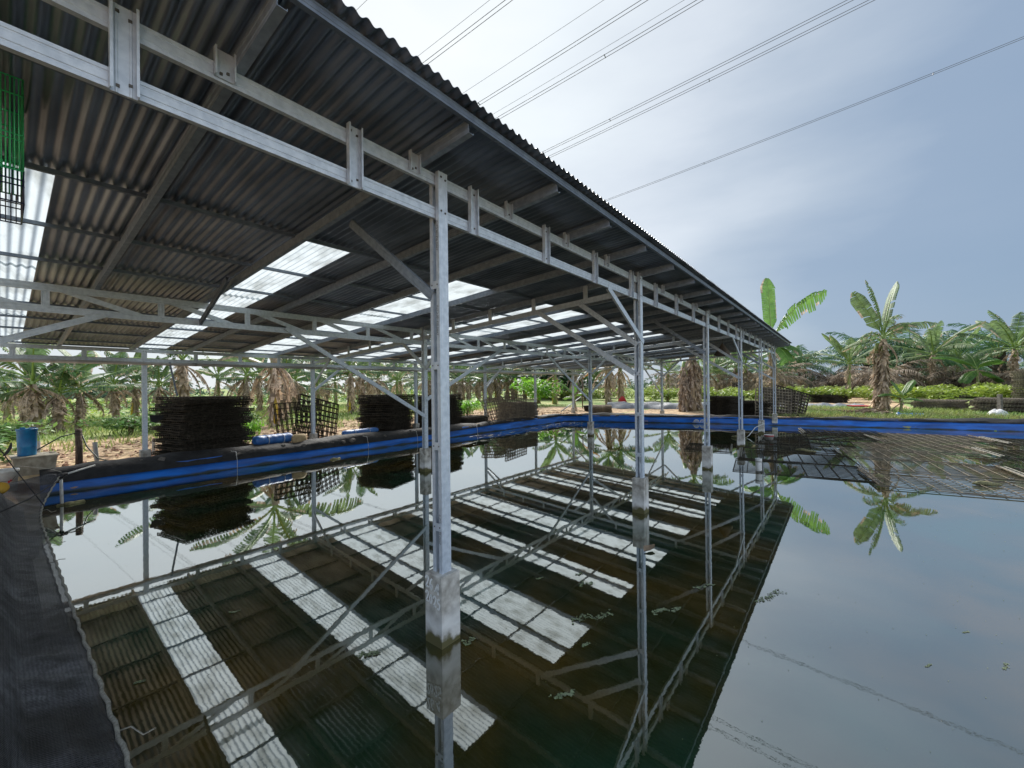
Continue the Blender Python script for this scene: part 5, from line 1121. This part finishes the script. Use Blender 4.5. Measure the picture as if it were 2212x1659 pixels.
mb = MB(); mb.tube([(0, 0, .66), (0, 0, .72), (.02, 0, .745), (0, 0, .76)], .005, 6); mb.build('hook', 'cageb', t_)

# ------------------------------------------------------------------ power lines
ev = Vector((-.116, .993, 0))
PL = [('a', (68.79, 3.33), 2, 'lowest twin cable crossing the sky at the right'), ('b', (49.48, 12.22), 2, 'upper pair of the four close cables right of the sky centre'), ('b', (51.06, 12.68), 2, 'lower pair of the four close cables right of the sky centre'),
      ('c', (39.68, 19.68), 2, 'twin cable with spacers through the middle of the sky, right one'), ('c', (38.63, 19.40), 1, 'single thin cable between the two middle twin cables'), ('d', (36.12, 21.13), 2, 'twin cable with spacers through the middle of the sky, left one'),
      ('e', (33.58, 22.96), 1, 'faint single cable left of the middle twin cables'), ('f', (27.76, 27.46), 2, 'twin cable in the upper left of the sky'), ('g', (26.60, 28.08), 1, 'faint single cable beside the upper left twin cable'), ('h', (19.33, 33.04), 1, 'leftmost single cable at the top edge above the roof')]
for nm, (x, y), k_, lb in PL:
    t_ = empty('power_cable', (x, y, 38), (0, 0, 0), lb, 'power cable', 'power cables overhead')
    side = Vector((.993, .116, 0)); offs = [0] if k_ == 1 else [-.22, .22]
    for of in offs:
        mb = MB(); mb.tube([side*of+ev*s_+Vector((0, 0, -.13*s_+.00035*s_*s_)) for s_ in range(-75, 200, 5)], .030 if k_ == 2 else .018, 5); mb.build('wire', 'wire', t_)
    if k_ == 2:
        for s_ in range(-70, 190, 26):
            s2_ = s_+sum(map(ord, lb)) % 17; c_ = ev*s2_+Vector((0, 0, -.13*s2_+.00035*s2_*s2_)); mb = MB(); mb.bar(c_-side*.26, c_+side*.26, .06, .09); mb.build('spacer', 'wire', t_)

# ------------------------------------------------------------------ repeats told apart by their order from the left
def ordinals(test, fmt):
    L_ = [o for o in sc.objects if o.parent is None and 'label' in o and test(o['label'])]
    L_.sort(key=lambda o: -math.atan2(o.location.y-CAM.y, o.location.x-CAM.x))
    for i, o in enumerate(L_): o['label'] = fmt % ORD[i]
ordinals(lambda t: t.startswith('bright yellow-green cassava bush in the hedge'), 'yellow-green cassava bush, %s from the left in the hedge beyond the right bank')
ordinals(lambda t: t.startswith('bright yellow-green cassava bush behind'), 'yellow-green cassava bush, %s from the left behind the right-hand tray stacks')
ordinals(lambda t: 'hazy rear rank' in t, 'banana plant, %s from the left in the rear rank of the grove')
ordinals(lambda t: t.startswith('brown dried-up palm'), 'brown dried-up palm, %s from the left in the thicket beyond the right bank')
ordinals(lambda t: t.startswith('far oil palm'), 'far oil palm, %s from the left in the row behind the thicket')
ordinals(lambda t: t.startswith('grey stone scrap'), 'grey stone scrap, %s from the left on the net of the left bank')
